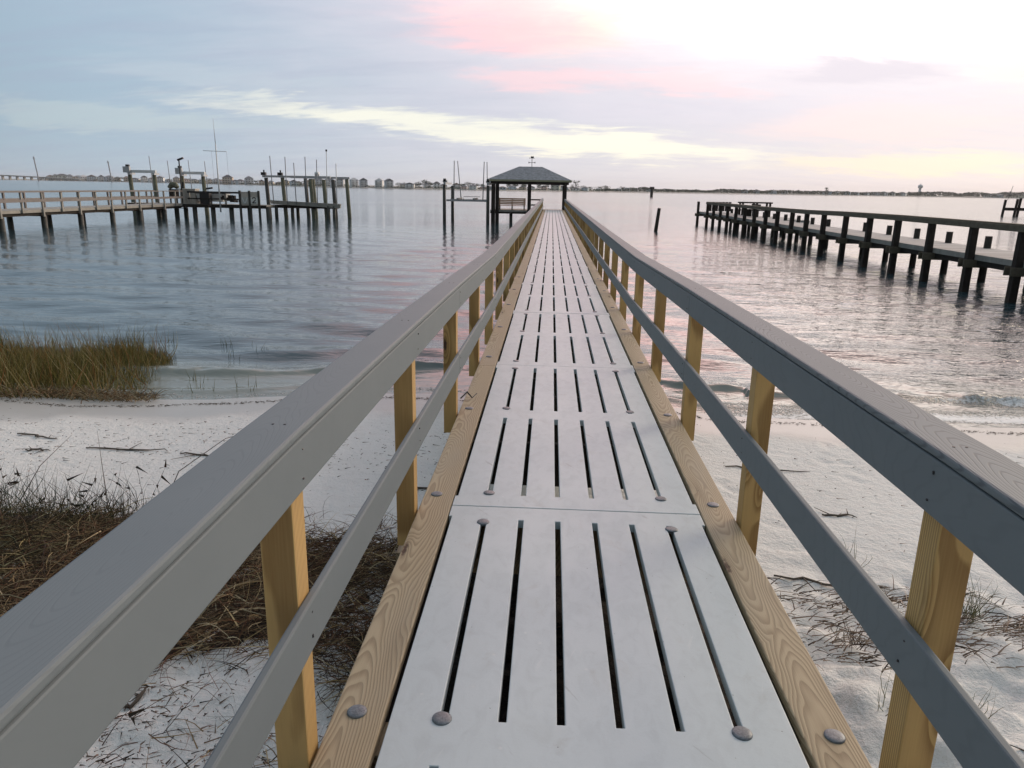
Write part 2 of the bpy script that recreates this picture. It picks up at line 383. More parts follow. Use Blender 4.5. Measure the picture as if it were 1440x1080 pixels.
def inst(name, mesh, parent=None, loc=(0, 0, 0), rot=(0, 0, 0), scale=(1, 1, 1)):
    o = bpy.data.objects.new(name, mesh); col.objects.link(o); o.location = loc; o.rotation_euler = rot; o.scale = scale
    if parent: o.parent = parent
    return o
def copy_tree(o, parent=None):
    c = o.copy(); col.objects.link(c)
    if parent: c.parent = parent
    for ch in list(o.children): copy_tree(ch, c)
    return c
def strands(name, P, Q, w, tint, m, parent=None, nseg=3, bend=None, label=None, cat=None, kind=None):
    """P roots, Q tips (n,3); ribbons that taper to a point; bend = sag vector at mid height"""
    n_ = len(P); ts = np.linspace(0, 1, nseg+1)
    view = np.array([CAM.x, CAM.y, CAM.z])
    D = Q-P; mid = (P+Q)/2; side = np.cross(D, mid-view + rng.normal(0, 1.2, (n_, 3))); side /= np.linalg.norm(side, axis=1)[:, None]+1e-9
    V_ = np.zeros((n_, (nseg+1)*2, 3)); wv = np.asarray(w).reshape(-1, 1)*np.ones((n_, 1))
    for i, t in enumerate(ts):
        c_ = P+D*t
        if bend is not None: c_ = c_+bend*(4*t*(1-t)) if bend.ndim == 2 else c_
        hw = wv*(1-t*.92)/2
        V_[:, 2*i] = c_-side*hw; V_[:, 2*i+1] = c_+side*hw
    F = np.zeros((n_, nseg, 4), int); base_ = (np.arange(n_)*(nseg+1)*2)[:, None]
    for i in range(nseg):
        F[:, i, :] = base_+np.array([2*i, 2*i+1, 2*i+3, 2*i+2])
    me = bpy.data.meshes.new(name); nv = V_.shape[0]*V_.shape[1]; nf = n_*nseg
    me.vertices.add(nv); me.vertices.foreach_set('co', V_.ravel()); me.loops.add(nf*4); me.loops.foreach_set('vertex_index', F.ravel().astype(np.int32))
    me.polygons.add(nf); me.polygons.foreach_set('loop_start', np.arange(nf, dtype=np.int32)*4)
    me.update(calc_edges=True)
    ca = me.color_attributes.new('tint', 'FLOAT_COLOR', 'POINT')
    T = np.ones((n_, V_.shape[1], 4)); T[:, :, :3] = np.asarray(tint)[:, None, :]; ca.data.foreach_set('color', T.ravel())
    me.materials.append(m); o = bpy.data.objects.new(name, me); col.objects.link(o)
    if parent: o.parent = parent
    tag(o, label, cat, None, kind); return o

# ------------------------------------------------------------------ setting: sand and water
def hsh(ix, iy, s=0):
    q = np.sin(ix*127.1+iy*311.7+s*74.7)*43758.5453; return q-np.floor(q)
def vnoise(x, y, s=0):
    ix = np.floor(x); iy = np.floor(y); fx = x-ix; fy = y-iy; fx = fx*fx*(3-2*fx); fy = fy*fy*(3-2*fy)
    a = hsh(ix, iy, s); b = hsh(ix+1, iy, s); c = hsh(ix, iy+1, s); d_ = hsh(ix+1, iy+1, s)
    return (a*(1-fx)+b*fx)*(1-fy)+(c*(1-fx)+d_*fx)*fy-.5
def fbm(x, y, s=0, o=4): return sum(vnoise(x*2**i, y*2**i, s+i)/2**i for i in range(o))
SHX = [-60, -12, -7, -5.8, -4.3, -3.3, -1.7, 1.0, 1.8, 3.5, 5.5, 12, 60]
SHY = [7.5, 8.2, 8.45, 8.3, 8.5, 8.85, 9.1, 9.05, 8.5, 8.45, 8.45, 8.3, 7.5]
def shore(x): return np.interp(x, SHX, SHY)
FOOT = [(rng.uniform(.9, 7), rng.uniform(1.0, 7.6), rng.uniform(0, 3.1), rng.uniform(.5, 1)) for _ in range(120)] + \
       [(rng.uniform(-7, -.9), rng.uniform(4.8, 7.6), rng.uniform(0, 3.1), rng.uniform(.2, .5)) for _ in range(40)]
def ground(x, y, foot=False):
    x = np.asarray(x, float); y = np.asarray(y, float); t = shore(x)-y
    z = W + np.where(t > 0, .045*t+.0022*np.minimum(t, 9)**2, .09*t)
    dryk = np.clip((t-.8)/2.0, 0, 1); near = np.clip((5.2-y)/2.0, 0, 1)
    z = z + dryk*(.05*fbm(x*.35, y*.35, 3) + .012*fbm(x*1.7, y*1.7, 5))
    z = z + near*np.where(x > .5, 1.0, .45)*(.085*fbm(x*2.0, y*2.6, 9, 2)+.085*fbm(x*6.0, y*8.0, 19, 3)-.03*np.abs(vnoise(x*4.1+y*2, y*5.3-x*2, 29)))
    if foot:
        for fx, fy, fa, fd in FOOT:
            ca, sa = math.cos(fa), math.sin(fa); a = (x-fx)*ca+(y-fy)*sa; b = -(x-fx)*sa+(y-fy)*ca
            q = (a/.13)**2+(b/.06)**2
            z = z - .016*fd*np.exp(-q)*(1 if fy < 7 else .4) + .006*fd*np.exp(-(np.sqrt(q)-1.6)**2*4)
    return z
def gridmesh(name, X, Y, Z, m, attrs=None, smooth=True):
    ny, nx = X.shape; V_ = np.stack([X, Y, Z], -1).reshape(-1, 3)
    i = np.arange(ny-1)[:, None]*nx+np.arange(nx-1)[None, :]
    F = np.stack([i, i+1, i+nx+1, i+nx], -1).reshape(-1, 4).astype(np.int32); nf = len(F)
    me = bpy.data.meshes.new(name); me.vertices.add(len(V_)); me.vertices.foreach_set('co', V_.ravel())
    me.loops.add(nf*4); me.loops.foreach_set('vertex_index', F.ravel()); me.polygons.add(nf)
    me.polygons.foreach_set('loop_start', np.arange(nf, dtype=np.int32)*4); me.update(calc_edges=True)
    if smooth: me.polygons.foreach_set('use_smooth', np.ones(nf, bool))
    for k_, a_ in (attrs or {}).items():
        at_ = me.attributes.new(k_, 'FLOAT', 'POINT'); at_.data.foreach_set('value', a_.ravel().astype(np.float32))
    me.materials.append(m); o = bpy.data.objects.new(name, me); col.objects.link(o); return o
def axis_pts(knots):
    out_ = []
    for (a, b, s_) in knots: out_ += list(np.arange(a, b-1e-6, s_))
    out_.append(knots[-1][1]); return np.array(out_)
xs = axis_pts([(-400, -60, 40), (-60, -14, 3), (-14, -8, .25), (-8, 8, .035), (8, 14, .25), (14, 60, 3), (60, 400, 40)])
ys = axis_pts([(-200, -20, 20), (-20, -2, 1), (-2, .8, .1), (.8, 9.4, .035), (9.4, 14, .3), (14, 30, 4)])
X, Y = np.meshgrid(xs, ys)
sand = gridmesh('sand', X, Y, ground(X, Y, True), M['sand']); tag(sand, kind='structure')

# water sheet, polar rows so the waves are finest near the beach
rr = np.concatenate([np.linspace(6.2, 8.2, 14)[:-1], np.arange(8.2, 11.6, .022), 11.6*np.exp(np.linspace(0, math.log(4200/11.6), 560))]); th = np.linspace(R(-88), R(88), 900)
TH, RR = np.meshgrid(th, rr); X = RR*np.sin(TH)*1.0; Y = RR*np.cos(TH)
Y = np.maximum(Y, 0) + 0.0
cell = np.maximum(RR*(math.log(4200/11.6)/560), .06)
Z = np.zeros_like(X)
for i in range(34):
    lam = rng.uniform(.5, 2.6); ang = rng.normal(0, .42)+(.15); k_ = 2*math.pi/lam; a_ = .0034*lam**.7
    ph = rng.uniform(0, 6.28)
    fade = np.clip((lam/cell-3.5)/4, 0, 1)*np.clip((Y-8.6)/3.0, .12, 1)
    phs = k_*(X*math.sin(ang)+Y*math.cos(ang))+ph+1.6*vnoise(X*.12+i, Y*.12)
    Z += a_*fade*(np.sin(phs)+.25*np.sin(2*phs+1.4))
sh = shore(X)
amp = .55+.45*vnoise(X*.35, Y*0, 41)*2
crest = sh+1.05+.22*vnoise(X*.5, X*0+3, 12)+np.where(X > 2.5, .0, .25)
q = (Y-crest); big = np.clip((X-2.6)/2.2, 0, 1)
A = np.where(X > -2.2, .125+.085*big, .07)*np.clip(amp, .45, 1)*np.clip(.8+.8*fbm(X*2.2, Y*2.2, 88, 3), .4, 1.3)
ridge = A*np.where(q < 0, np.exp(-(q/.12)**2), np.exp(-(q/.42)**2))
ridge2 = .028*np.exp(-((Y-(sh+.42+.1*vnoise(X*.9, X*0, 8)))/.12)**2)
ridge3 = .045*np.exp(-((Y-(sh+2.6+.4*vnoise(X*.3, X*0, 28)))/.3)**2)*np.clip(.5+1.5*vnoise(X*.25, X*0+9, 3), 0, 1)
Z += ridge+ridge2*np.clip(.6+1.2*vnoise(X*.6, X*0, 77), 0, 1)+ridge3
foam = 1.25*big*np.exp(-((q+.10)/.14)**2)*np.clip(.85+1.1*vnoise(X*1.1, X*0+5, 19), .35, 1)
foam += .52*np.exp(-((Y-(sh+.14+.22*vnoise(X*.8, X*0, 55)))/.15)**2)*np.clip(.75+1.2*vnoise(X*.7, X*0+2, 66), 0, 1)*np.where(X > 0, 1.1, .8)
foam += .50*np.clip((X-.3)/2, 0, 1)*np.exp(-((Y-(sh+.42))/.32)**2)
foam = np.clip(foam, 0, 1)
water = gridmesh('water', X, Y, W+Z, M['water'], {'foam': foam}); tag(water, kind='structure')

# ------------------------------------------------------------------ boardwalk
bw = empty('boardwalk', (0, 0, 0), 'new boardwalk of pale slotted panels with slate composite handrails running out to the gazebo', 'boardwalk')
SX = [(-2.5+i)*.177 for i in range(6)]; SW = .0125
def panel_mesh(Ln, rows):
    xsC = sorted([-.619, -.604, .604, .619]+[s+e for s in SX for e in (-SW, SW)])
    ysC = sorted([0, .12, Ln-.12, Ln]+[q for r_ in rows for q in r_]); Ln_ = Ln
    ysC = sorted(set(round(q, 4) for q in ysC))
    bm = bmesh.new(); V_ = {}
    def vt(i, j):
        if (i, j) not in V_: V_[(i, j)] = bm.verts.new((xsC[i], ysC[j], 0))
        return V_[(i, j)]
    for i in range(len(xsC)-1):
        for j in range(len(ysC)-1):
            xm = (xsC[i]+xsC[i+1])/2; ym = (ysC[j]+ysC[j+1])/2
            if abs(xm) > .604 and .12 < ym < Ln_-.12: continue
            if any(abs(xm-s) < SW for s in SX) and any(a < ym < b for a, b in rows): continue
            bm.faces.new((vt(i, j), vt(i+1, j), vt(i+1, j+1), vt(i, j+1)))
    me = bpy.data.meshes.new('deck_panel'); bm.to_mesh(me); bm.free(); me.materials.append(M['panel']); return me
def mk_bolt(r_=.030, h=.0065):
    b = MB(); prof = [(r_, -.001), (r_, h*.35), (r_*.86, h*.72), (r_*.55, h*.95), (.0012, h)]
    seg = 28; base_ = len(b.v)
    for a, z_ in prof:
        for j in range(seg): b.v.append((a*math.cos(2*math.pi*j/seg), a*math.sin(2*math.pi*j/seg), z_))
    for i in range(len(prof)-1):
        for j in range(seg): b.f.append((i*seg+j, i*seg+(j+1) % seg, (i+1)*seg+(j+1) % seg, (i+1)*seg+j))
    return b.mesh('bolt', M['bolt'], True)
boltm = mk_bolt()
pA = panel_mesh(3.134, [(.15, 1.42), (1.607, 2.993)]); pB = panel_mesh(3.054, [(.146, 1.472), (1.668, 2.958)]); pC = panel_mesh(2.924, [(.14, 1.41), (1.60, 2.83)])
starts = [(-2.89, pB), (.253, pA), (3.393, pB)]+[(6.453+2.93*i, pC) for i in range(17)]
farb = MB()
for i, (y0, me) in enumerate(starts):
    jit = random.uniform(-.002, .002)
    o = inst('deck_panel', me, bw, (jit, y0, random.uniform(-.0012, .0008) if i > 2 else 0))
    md = o.modifiers.new('thick', 'SOLIDIFY'); md.thickness = .042; md.offset = -1
    md = o.modifiers.new('bevel', 'BEVEL'); md.width = .0032; md.segments = 2; md.limit_method = 'ANGLE'; md.angle_limit = R(40)
    bys = {id(pA): [1.612, 2.955], id(pB): [.17, 1.70, 2.925], id(pC): [.16, 1.63, 2.80]}[id(me)]
    for by in bys:
        for bx in (SX[0]-.005, SX[5]+.005):
            if i <= 7: inst('bolt', boltm, o, (bx+random.uniform(-.004, .004), by+random.uniform(-.006, .006), 0), (random.uniform(-.05, .05), random.uniform(-.05, .05), random.uniform(0, 6)))
            else: farb.tube([(bx, y0+by, 0), (bx, y0+by, .007)], .028, 8)
DECK_END = 6.453+2.93*17
tag(farb.build('distant_bolt', M['bolt'], bw), kind='stuff')
def prof(y):   # the rails settle a little past the second post
    return float(np.interp(y, [-3, 1.9, 4.88, 8.2, 12.5, 57], [0, 0, -.05, -.125, -.135, -.15]))
POSTS = [1.66+1.625*k for k in range(-2, 35)]
def sweep_y(name, x0, x1, z0, z1, ya, yb, m, rail=True, bevel=.004, tilt=0):
    """a board along the walk that follows the settling of the rail"""
    cuts = sorted(set([ya, yb]+[q for q in POSTS+[4.88, 8.2, 12.5] if ya+.05 < q < yb-.05]))
    b = MB(); b.v = []
    for c_ in cuts:
        dz_ = prof(c_) if rail else 0
        b.v += [(x0, c_, z0+dz_), (x1, c_, z0+dz_), (x1, c_, z1+dz_), (x0, c_, z1+dz_)]
    n_ = len(cuts); b.f = [(0, 1, 2, 3), tuple(4*(n_-1)+k for k in (3, 2, 1, 0))]
    for i in range(n_-1):
        for k in range(4): b.f.append((4*i+k, 4*i+(k+1) % 4, 4*i+4+(k+1) % 4, 4*i+4+k))
    return b.build(name, m, bw, bevel=bevel)
g = .0015
for s in (-1, 1):
    xr = lambda a, b: (a, b) if s > 0 else (-b, -a)
    # edge boards
    segs = [-3, 6.40, 12.30]+[12.30+5.86*i for i in range(1, 7)]+[DECK_END]
    for a, b in zip(segs[:-1], segs[1:]): sweep_y('edge_board', *xr(.624, .781), -.038, random.uniform(-.001, .001), a+g, b-g, M['board'], False, .005)
    sweep_y('side_joist', *xr(.70, .779), -.245, -.045, -3, DECK_END, M['joist'], False, .003)
    sweep_y('gap_shade_strip', *xr(.56, .698), -.30, -.10, -3, DECK_END, M['old'], False, .003)  # dark strip added so the gap beside the panels reads as shade
    sweep_y('inner_joist', *xr(.30, .338), -.245, -.045, -3, DECK_END, M['joist'], False, .003) if False else None
    # rails
    j1 = [-3, 0.0, 4.88]+[4.88+4.876*i for i in range(1, 10)]+[55.9]
    for a, b in zip(j1[:-1], j1[1:]):
        sweep_y('fascia_board', *xr(.765, .7895), .806, .9445, a+g, b-g, M['fascia'], True, .005)
        sweep_y('mid_rail', *xr(.765, .7895), .345, .488, a+g, b-g, M['fascia'], True, .006)
    off = 7.34 if s > 0 else 6.86
    j2 = [-3, .2 if s < 0 else .9, off]+[off+6.1*i for i in range(1, 8)]+[55.9]
    for a, b in zip(j2[:-1], j2[1:]):
        sweep_y('handrail_cap', *xr(.763, .905), .948, .971, a+g, b-g, M['cap'], True, .007)
for i, y in enumerate(POSTS):
    if y > 55.9: continue
    for s in (-1, 1):
        bot = -.17-.05*random.random() if i not in (4, 5) else -.14
        if s > 0 and y < 4: bot = -.24
        if s < 0 and y < 2: bot = -.50
        if s > 0 and y < 2: bot = -.50
        yy = y+random.uniform(-.012, .012) if i > 4 else y; x0 = .791
        wd = .089; dz_ = prof(y)
        b = MB().box(s*x0 if s > 0 else -x0-wd, s*x0+wd if s > 0 else -x0, yy, yy+wd, bot, .9445+dz_)
        b.build('rail_post', M['post'], bw, bevel=.004)
        if y < 14:
            inst('bolt', boltm, bw, (s*.712+random.uniform(-.006, .006), yy+.21 if i == 2 else yy+.19+random.uniform(-.05, .05), .001), (0, 0, random.uniform(0, 6)))
        if y < 9 and y > 0:   # screws through the boards
            for zz in (.915+dz_, .84+dz_, .455+dz_, .385+dz_):
                for q_ in (random.uniform(.02, .035),):
                    b = MB().tube([(s*.7655, yy+q_, zz+random.uniform(-.008, .008)), (s*.7642, yy+q_, zz)], .0036, 8); b.build('screw', M['black'], bw)
            for q_ in (.02, .07):
                MB().tube([(s*(.80+q_*.6), yy+.045, .9700+dz_), (s*(.80+q_*.6), yy+.045, .9716+dz_)], .0034, 8).build('screw', M['black'], bw)
for k, y in enumerate([0.1, 1.75, 3.33]+[4.48+.555*i for i in range(0, 93)]):  # the close-set beams are added to block the view through the slots
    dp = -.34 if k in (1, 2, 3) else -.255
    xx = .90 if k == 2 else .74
    if y < DECK_END: MB().box(-xx, xx, y, y+.14 if y < 3.5 else y+.04, dp, -.2465 if k == 2 else -.046).build('cross_beam', M['joist'] if k < 3 else M['old'], bw, bevel=.003)  # close-set beams get the dark wood as painted shade under the deck
MB().box(-.735, .735, 3.33, 3.47, -.244, -.046).build('cross_beam', M['joist'], bw)
for y in [6.7+2.98*i for i in range(17)]:
    for s in (-1, 1):
        MB().tube([(s*.55, y, -3.0), (s*.55, y, -.26)], .12, 14).build('piling', M['pile'], bw, True)

# ------------------------------------------------------------------ gazebo at the end of the walk
gz = empty('gazebo', (-1.9, 58, -.1), 'dark timber gazebo with grey hip roof at the end of the boardwalk', 'gazebo')
gz.location = (0, 0, 0)
E0, E1, EY0, EY1 = -4.95, 1.27, 55.8, 60.6; ez = 2.14; rz = 3.13; RX0, RX1, RY = -2.72, -.96, 58.2
roof = MB().poly([(E0, EY0, ez), (E1, EY0, ez), (E1, EY1, ez), (E0, EY1, ez), (RX0, RY, rz), (RX1, RY, rz)], [(0, 1, 5, 4), (1, 2, 5), (2, 3, 4, 5), (3, 0, 4), (0, 3, 2, 1)]).build('roof', M['shingle'], gz)
MB().box(E0, E1, EY0-.02, EY0+.02, ez-.13, ez+.0).build('eave_board', M['fasc'], gz)
MB().box(E0, E1, EY1-.02, EY1+.02, ez-.13, ez).build('eave_board', M['fasc'], gz)
MB().box(E0-.01, E0+.03, EY0+.021, EY1-.021, ez-.13, ez-.001).build('eave_board', M['fasc'], gz)
MB().box(E1-.03, E1+.01, EY0+.021, EY1-.021, ez-.13, ez-.001).build('eave_board', M['fasc'], gz)
MB().box(E0+.2, E1-.2, EY0+.18, EY0+.34, ez-.32, ez-.012).build('beam', M['gbrown'], gz)
MB().box(E0+.2, E1-.2, EY1-.34, EY1-.18, ez-.32, ez-.012).build('beam', M['gbrown'], gz)
for xx in (-4.62, .70): MB().box(xx, xx+.16, EY0+.342, EY1-.342, ez-.32, ez-.012).build('beam', M['gbrown'], gz)
for (x, y) in [(-4.50, 56.1), (-1.83, 56.1), (.80, 56.1), (-4.50, 60.2), (.80, 60.2)]:
    MB().box(x-.13, x+.13, y-.13, y+.13, -3 if x < 0 else -3, ez-.33).build('post', M['gbrown'], gz, bevel=.01)
MB().box(-4.36, -4.10, 56.25, 56.5, -3, ez-.33).build('post', M['gbrown'], gz)
MB().box(-4.75, 1.05, DECK_END+.02, 60.6, -.20, -.075).build('deck', M['leftwood'], gz)
MB().box(-4.75, 1.05, DECK_END+.04, DECK_END+.10, -.33, -.202).build('rim_joist', M['gbrown'], gz)
for (x, y) in [(-3.2, 56.6), (-1.85, 60.2), (.3, 58.5)]: MB().tube([(x, y, -3), (x, y, -.2)], .12, 12).build('piling', M['pile'], gz, True)
for zz in (.72, .34): MB().box(-1.69, -.80, 56.05, 56.10, zz-.05, zz+.05).build('railing', M['gbrown'], gz)
# weather vane
vane = MB().tube([(-1.75, 58.2, rz-.05), (-1.75, 58.2, rz+.75)], .022, 6).build('weather_vane', M['black'], gz)
b = MB().bar((-1.98, 58.2, rz+.30), (-1.52, 58.2, rz+.30), .03, .03).bar((-1.75, 58.0, rz+.30), (-1.75, 58.4, rz+.30), .03, .03)
for dx_ in (-.23, .23): b.box(-1.75+dx_-.03, -1.75+dx_+.03, 58.19, 58.21, rz+.24, rz+.36)
b.build('compass_arms', M['black'], vane)
MB().bar((-1.98, 58.2, rz+.62), (-1.55, 58.2, rz+.62), .03, .03).poly([(-1.85, 58.19, rz+.63), (-1.6, 58.19, rz+.63), (-1.66, 58.19, rz+.80), (-1.74, 58.19, rz+.70), (-1.83, 58.19, rz+.78), (-1.85, 58.21, rz+.63), (-1.6, 58.21, rz+.63), (-1.66, 58.21, rz+.80), (-1.74, 58.21, rz+.70), (-1.83, 58.21, rz+.78)], [(0, 1, 2, 3, 4), (9, 8, 7, 6, 5), (0, 4, 9, 5), (1, 0, 5, 6), (2, 1, 6, 7)]).build('pointer', M['black'], vane)
# bench in the gazebo
bn = empty('bench', (0, 0, 0), 'brown slatted bench with high back under the gazebo roof', 'bench')
for k in range(4): MB().box(-4.2, -2.12, 57.0-.012*k, 57.03-.012*k, .32+.125*k, .42+.125*k).build('backrest_slat', M['bench'], bn, bevel=.006)
MB().box(-4.2, -2.12, 56.98, 57.42, .225, .265).build('seat', M['bench'], bn)
for x in (-4.1, -3.16, -2.24):
    MB().box(x-.04, x+.04, 57.04, 57.12, -.075, .80).box(x-.04, x+.04, 57.32, 57.40, -.075, .224).build('leg', M['gbrown'], bn)
bn.location = (0, .12, 0)

# ------------------------------------------------------------------ boat lift left of the gazebo
def guide_pole(parent, base_, top, m=None, rad=.035):
    MB().tube([base_, top], rad, 8).build('guide_pole', m or M['pvc'], parent, True)
def piling(parent, x, y, top, rad=.13, m=None, lean=(0, 0), name='piling', bot=-3.0):
    return MB().tube([(x-lean[0]*.4, y-lean[1]*.4, bot), (x, y, W), (x+lean[0], y+lean[1], top)], [rad*1.08, rad*1.05, rad*.95], 14).build(name, m or M['pile'], parent, True)
bl = empty('boat_lift', (0, 0, 0), 'empty boat lift with dark piles and grey guide poles just left of the gazebo', 'boat lift')
for (x, y, t) in [(-8.12, 55.7, 1.70), (-7.85, 58.3, 1.62), (-4.86, 55.5, 1.68), (-4.75, 58.6, 1.60)]: piling(bl, x, y, t, .12)
for x in (-8.05, -4.86):
    MB().box(x-.08, x+.08, 55.3, 58.9, 1.705, 1.86).build('top_beam', M['alu'], bl)
    mt = MB().tube([(x, 55.45, 1.90), (x, 55.45, 2.12)], .11, 10).build('motor', M['black'], bl, True)
    MB().box(x-.17, x+.17, 55.6, 55.9, 1.865, 2.0).build('gear_box', M['white'], bl)
MB().box(-8.0, -4.95, 55.9, 56.02, .50, .64).build('cradle_beam', M['alu'], bl)
MB().box(-8.0, -4.95, 58.0, 58.12, .50, .64).build('cradle_beam', M['alu'], bl)
for x in (-7.15, -5.95): MB().box(x-.06, x+.06, 55.7, 58.5, .645, .75).build('bunk', M['oldtop'], bl)
MB().tube([(-6.7, 55.85, .60), (-6.7, 55.85, .86), (-5.9+.45, 55.85, .86)], .02, 6).build('hose_hook', M['black'], bl)
for b_, t_ in [((-7.44, 55.95, .6), (-7.40, 55.95, 3.40)), ((-7.15, 58.1, .6), (-7.45, 58.3, 3.45)), ((-5.28, 55.95, .55), (-5.19, 55.95, 3.36)), ((-5.10, 58.1, .5), (-5.18, 58.2, 3.42))]: guide_pole(bl, b_, t_)

# ------------------------------------------------------------------ right-hand pier
rp = empty('pier', (0, 0, 0), 'old dark timber pier with a single handrail on the right-hand side of the boardwalk', 'pier', 'old piers reaching out from the beach')
RPY = [60.3, 56.75, 54.55, 52.45, 50.3, 48.1, 45.9, 43.7, 41.4, 39.2, 36.95, 34.8, 32.6, 30.3, 28.0, 25.75, 23.45, 21.15, 19.0, 16.75, 14.5, 12.2, 9.9]
NX, FX = 11.45, 13.3
for k, y in enumerate(RPY):
    top = float(np.interp(y, [15, 28, 36, 60], [.86, .86, .76, .76])); ln = random.uniform(-.03, .03)
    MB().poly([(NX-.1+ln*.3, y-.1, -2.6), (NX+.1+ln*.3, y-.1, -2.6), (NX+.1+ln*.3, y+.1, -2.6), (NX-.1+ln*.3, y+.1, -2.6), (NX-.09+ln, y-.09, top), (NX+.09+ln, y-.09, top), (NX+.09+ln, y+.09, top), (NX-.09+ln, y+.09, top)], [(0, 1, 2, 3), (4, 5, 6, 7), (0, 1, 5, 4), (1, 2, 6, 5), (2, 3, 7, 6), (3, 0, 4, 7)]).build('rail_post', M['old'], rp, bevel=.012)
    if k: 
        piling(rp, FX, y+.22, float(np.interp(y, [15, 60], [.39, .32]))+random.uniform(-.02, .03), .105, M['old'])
    for dy_ in (-.13, .13): MB().box(NX-.22, FX+.15, y+dy_-.025, y+dy_+.025, -.36, -.145).build('cap_beam', M['oldrail'], rp, bevel=.008)
for a, b in zip(RPY[1::2][:-1], RPY[1::2][1:]):
    f_ = lambda y: float(np.interp(y, [15, 28, 36, 60], [.86, .86, .76, .76]))
    z0, z1 = f_(b), f_(a)
    MB().bar((NX-.13, b+.004, z0-.065), (NX-.13, a-.004, z1-.065), .04, .15).build('handrail', M['oldrail'], rp, bevel=.006)
    MB().bar((NX, b+.004, z0+.025), (NX, a-.004, z1+.025), .24, .04).build('handrail_cap', M['leftwood'] if False else M['oldrail'], rp, bevel=.008)
deckm, n, p = mat('grey_cross_planks'); v = wpos(n); x, y, z = n.xyz(v)
pk = n.m('FRACT', n.m('MULTIPLY', y, 6.9)); cell_ = n.m('FLOOR', n.m('MULTIPLY', y, 6.9))
wn_ = n.new('ShaderNodeTexWhiteNoise', noise_dimensions='1D'); n.put(wn_.inputs['W'], cell_)
c = n.mix(wn_.outputs[0], (.24, .24, .235), (.37, .37, .365)); c = n.mix(n.ramp(pk, .93, .97), c, (.03, .03, .03))
n.put(p.inputs['Base Color'], c); p.inputs['Roughness'].default_value = .8
MB().box(NX+.105, FX+.14, 6, 60.5, -.045, 0).build('deck', deckm, rp)
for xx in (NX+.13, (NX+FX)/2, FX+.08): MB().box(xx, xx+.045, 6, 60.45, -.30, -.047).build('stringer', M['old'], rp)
for xx in (NX+.104-.022,): MB().box(xx+.001, xx+.021, 6, 60.45, -.15, -.003).build('edge_board', M['leftwood'], rp)
# platform on the far side with a fish cleaning bench
pf = empty('pier_platform', (0, 0, 0), 'low dark side platform on piles behind the far end of the right-hand pier', 'platform')
MB().box(13.6, 15.9, 47.5, 54.2, -.28, -.10).build('deck', M['oldtop'], pf)
for x in (13.9, 15.6):
    for y in (47.8, 50.0, 52.0, 54.0): piling(pf, x, y, -.12, .12, M['old'])
ft = empty('fish_cleaning_table', (0, 0, 0), 'dark open shelter with a flat plank top on the platform behind the right-hand pier', 'table')
MB().box(12.85, 15.0, 52.6, 53.6, .80, .89).build('tabletop', M['old'], ft)
for x in (13.0, 13.95, 14.85):
    for y in (52.7, 53.5): MB().box(x-.06, x+.06, y-.06, y+.06, -.099, .799).build('leg', M['old'], ft)
MB().box(13.07, 14.78, 52.72, 53.48, .30, .36).build('shelf', M['old'], ft)
gt = MB()
for k in range(7): gt.box(11.62+.24*k, 11.83+.24*k, 57.2, 57.24, .12, .80)
tag(gt.build('slatted_screen', M['gbrown'], None), 'dark brown slatted board screen across the far end of the right-hand pier', 'screen')
pb = empty('pier_bench', (0, 0, 0), 'dark plank bench with backrest on the right-hand pier near its far end', 'bench')
MB().box(12.7, 13.1, 48.8, 50.9, .42, .47).build('seat', M['old'], pb); MB().box(13.12, 13.16, 48.8, 50.9, .55, .80).build('backrest', M['old'], pb)
for y in (49.0, 50.7): MB().box(12.75, 13.11, y-.05, y+.05, .002, .418).build('leg', M['old'], pb)

# lone pile and channel marker
mp = piling(None, 6.70, 49.4, .44, .115, M['old'], (.14, 0), 'mooring_pile'); tag(mp, 'lone leaning dark pile standing in the open water between boardwalk and right-hand pier', 'pile')
cm = empty('channel_marker', (0, 0, 0), 'small far channel marker pile with a board on top, right of the gazebo', 'marker')
piling(cm, 39.9, 307, 2.6, .55, M['old']); MB().box(39.0, 40.8, 306.6, 306.9, 1.9, 2.9).build('day_board', M['old'], cm)
# far right small dock
fd = empty('dock', (0, 0, 0), 'small distant dark dock of thin piles at the right edge, beyond the right-hand pier', 'dock')
for k, (x, y) in enumerate([(62.2, 107.5), (63.2, 106.5), (63.9, 107), (64.7, 106.0), (65.4, 106.5), (66.2, 105.5), (67.5, 106), (69.0, 105)]):
    MB().tube([(x-.1, y, -3), (x+.12, y, 1.15+.12*(k % 3))], .17, 8).build('piling', M['old'], fd)
MB().bar((62.2, 107.2, -.1), (70, 105.4, -.1), .3, .40).build('deck_beam', M['old'], fd)
MB().tube([(62.5, 107.4, 1.1), (62.9, 107.4, 3.0)], .03, 6).build('thin_pole', M['black'], fd)

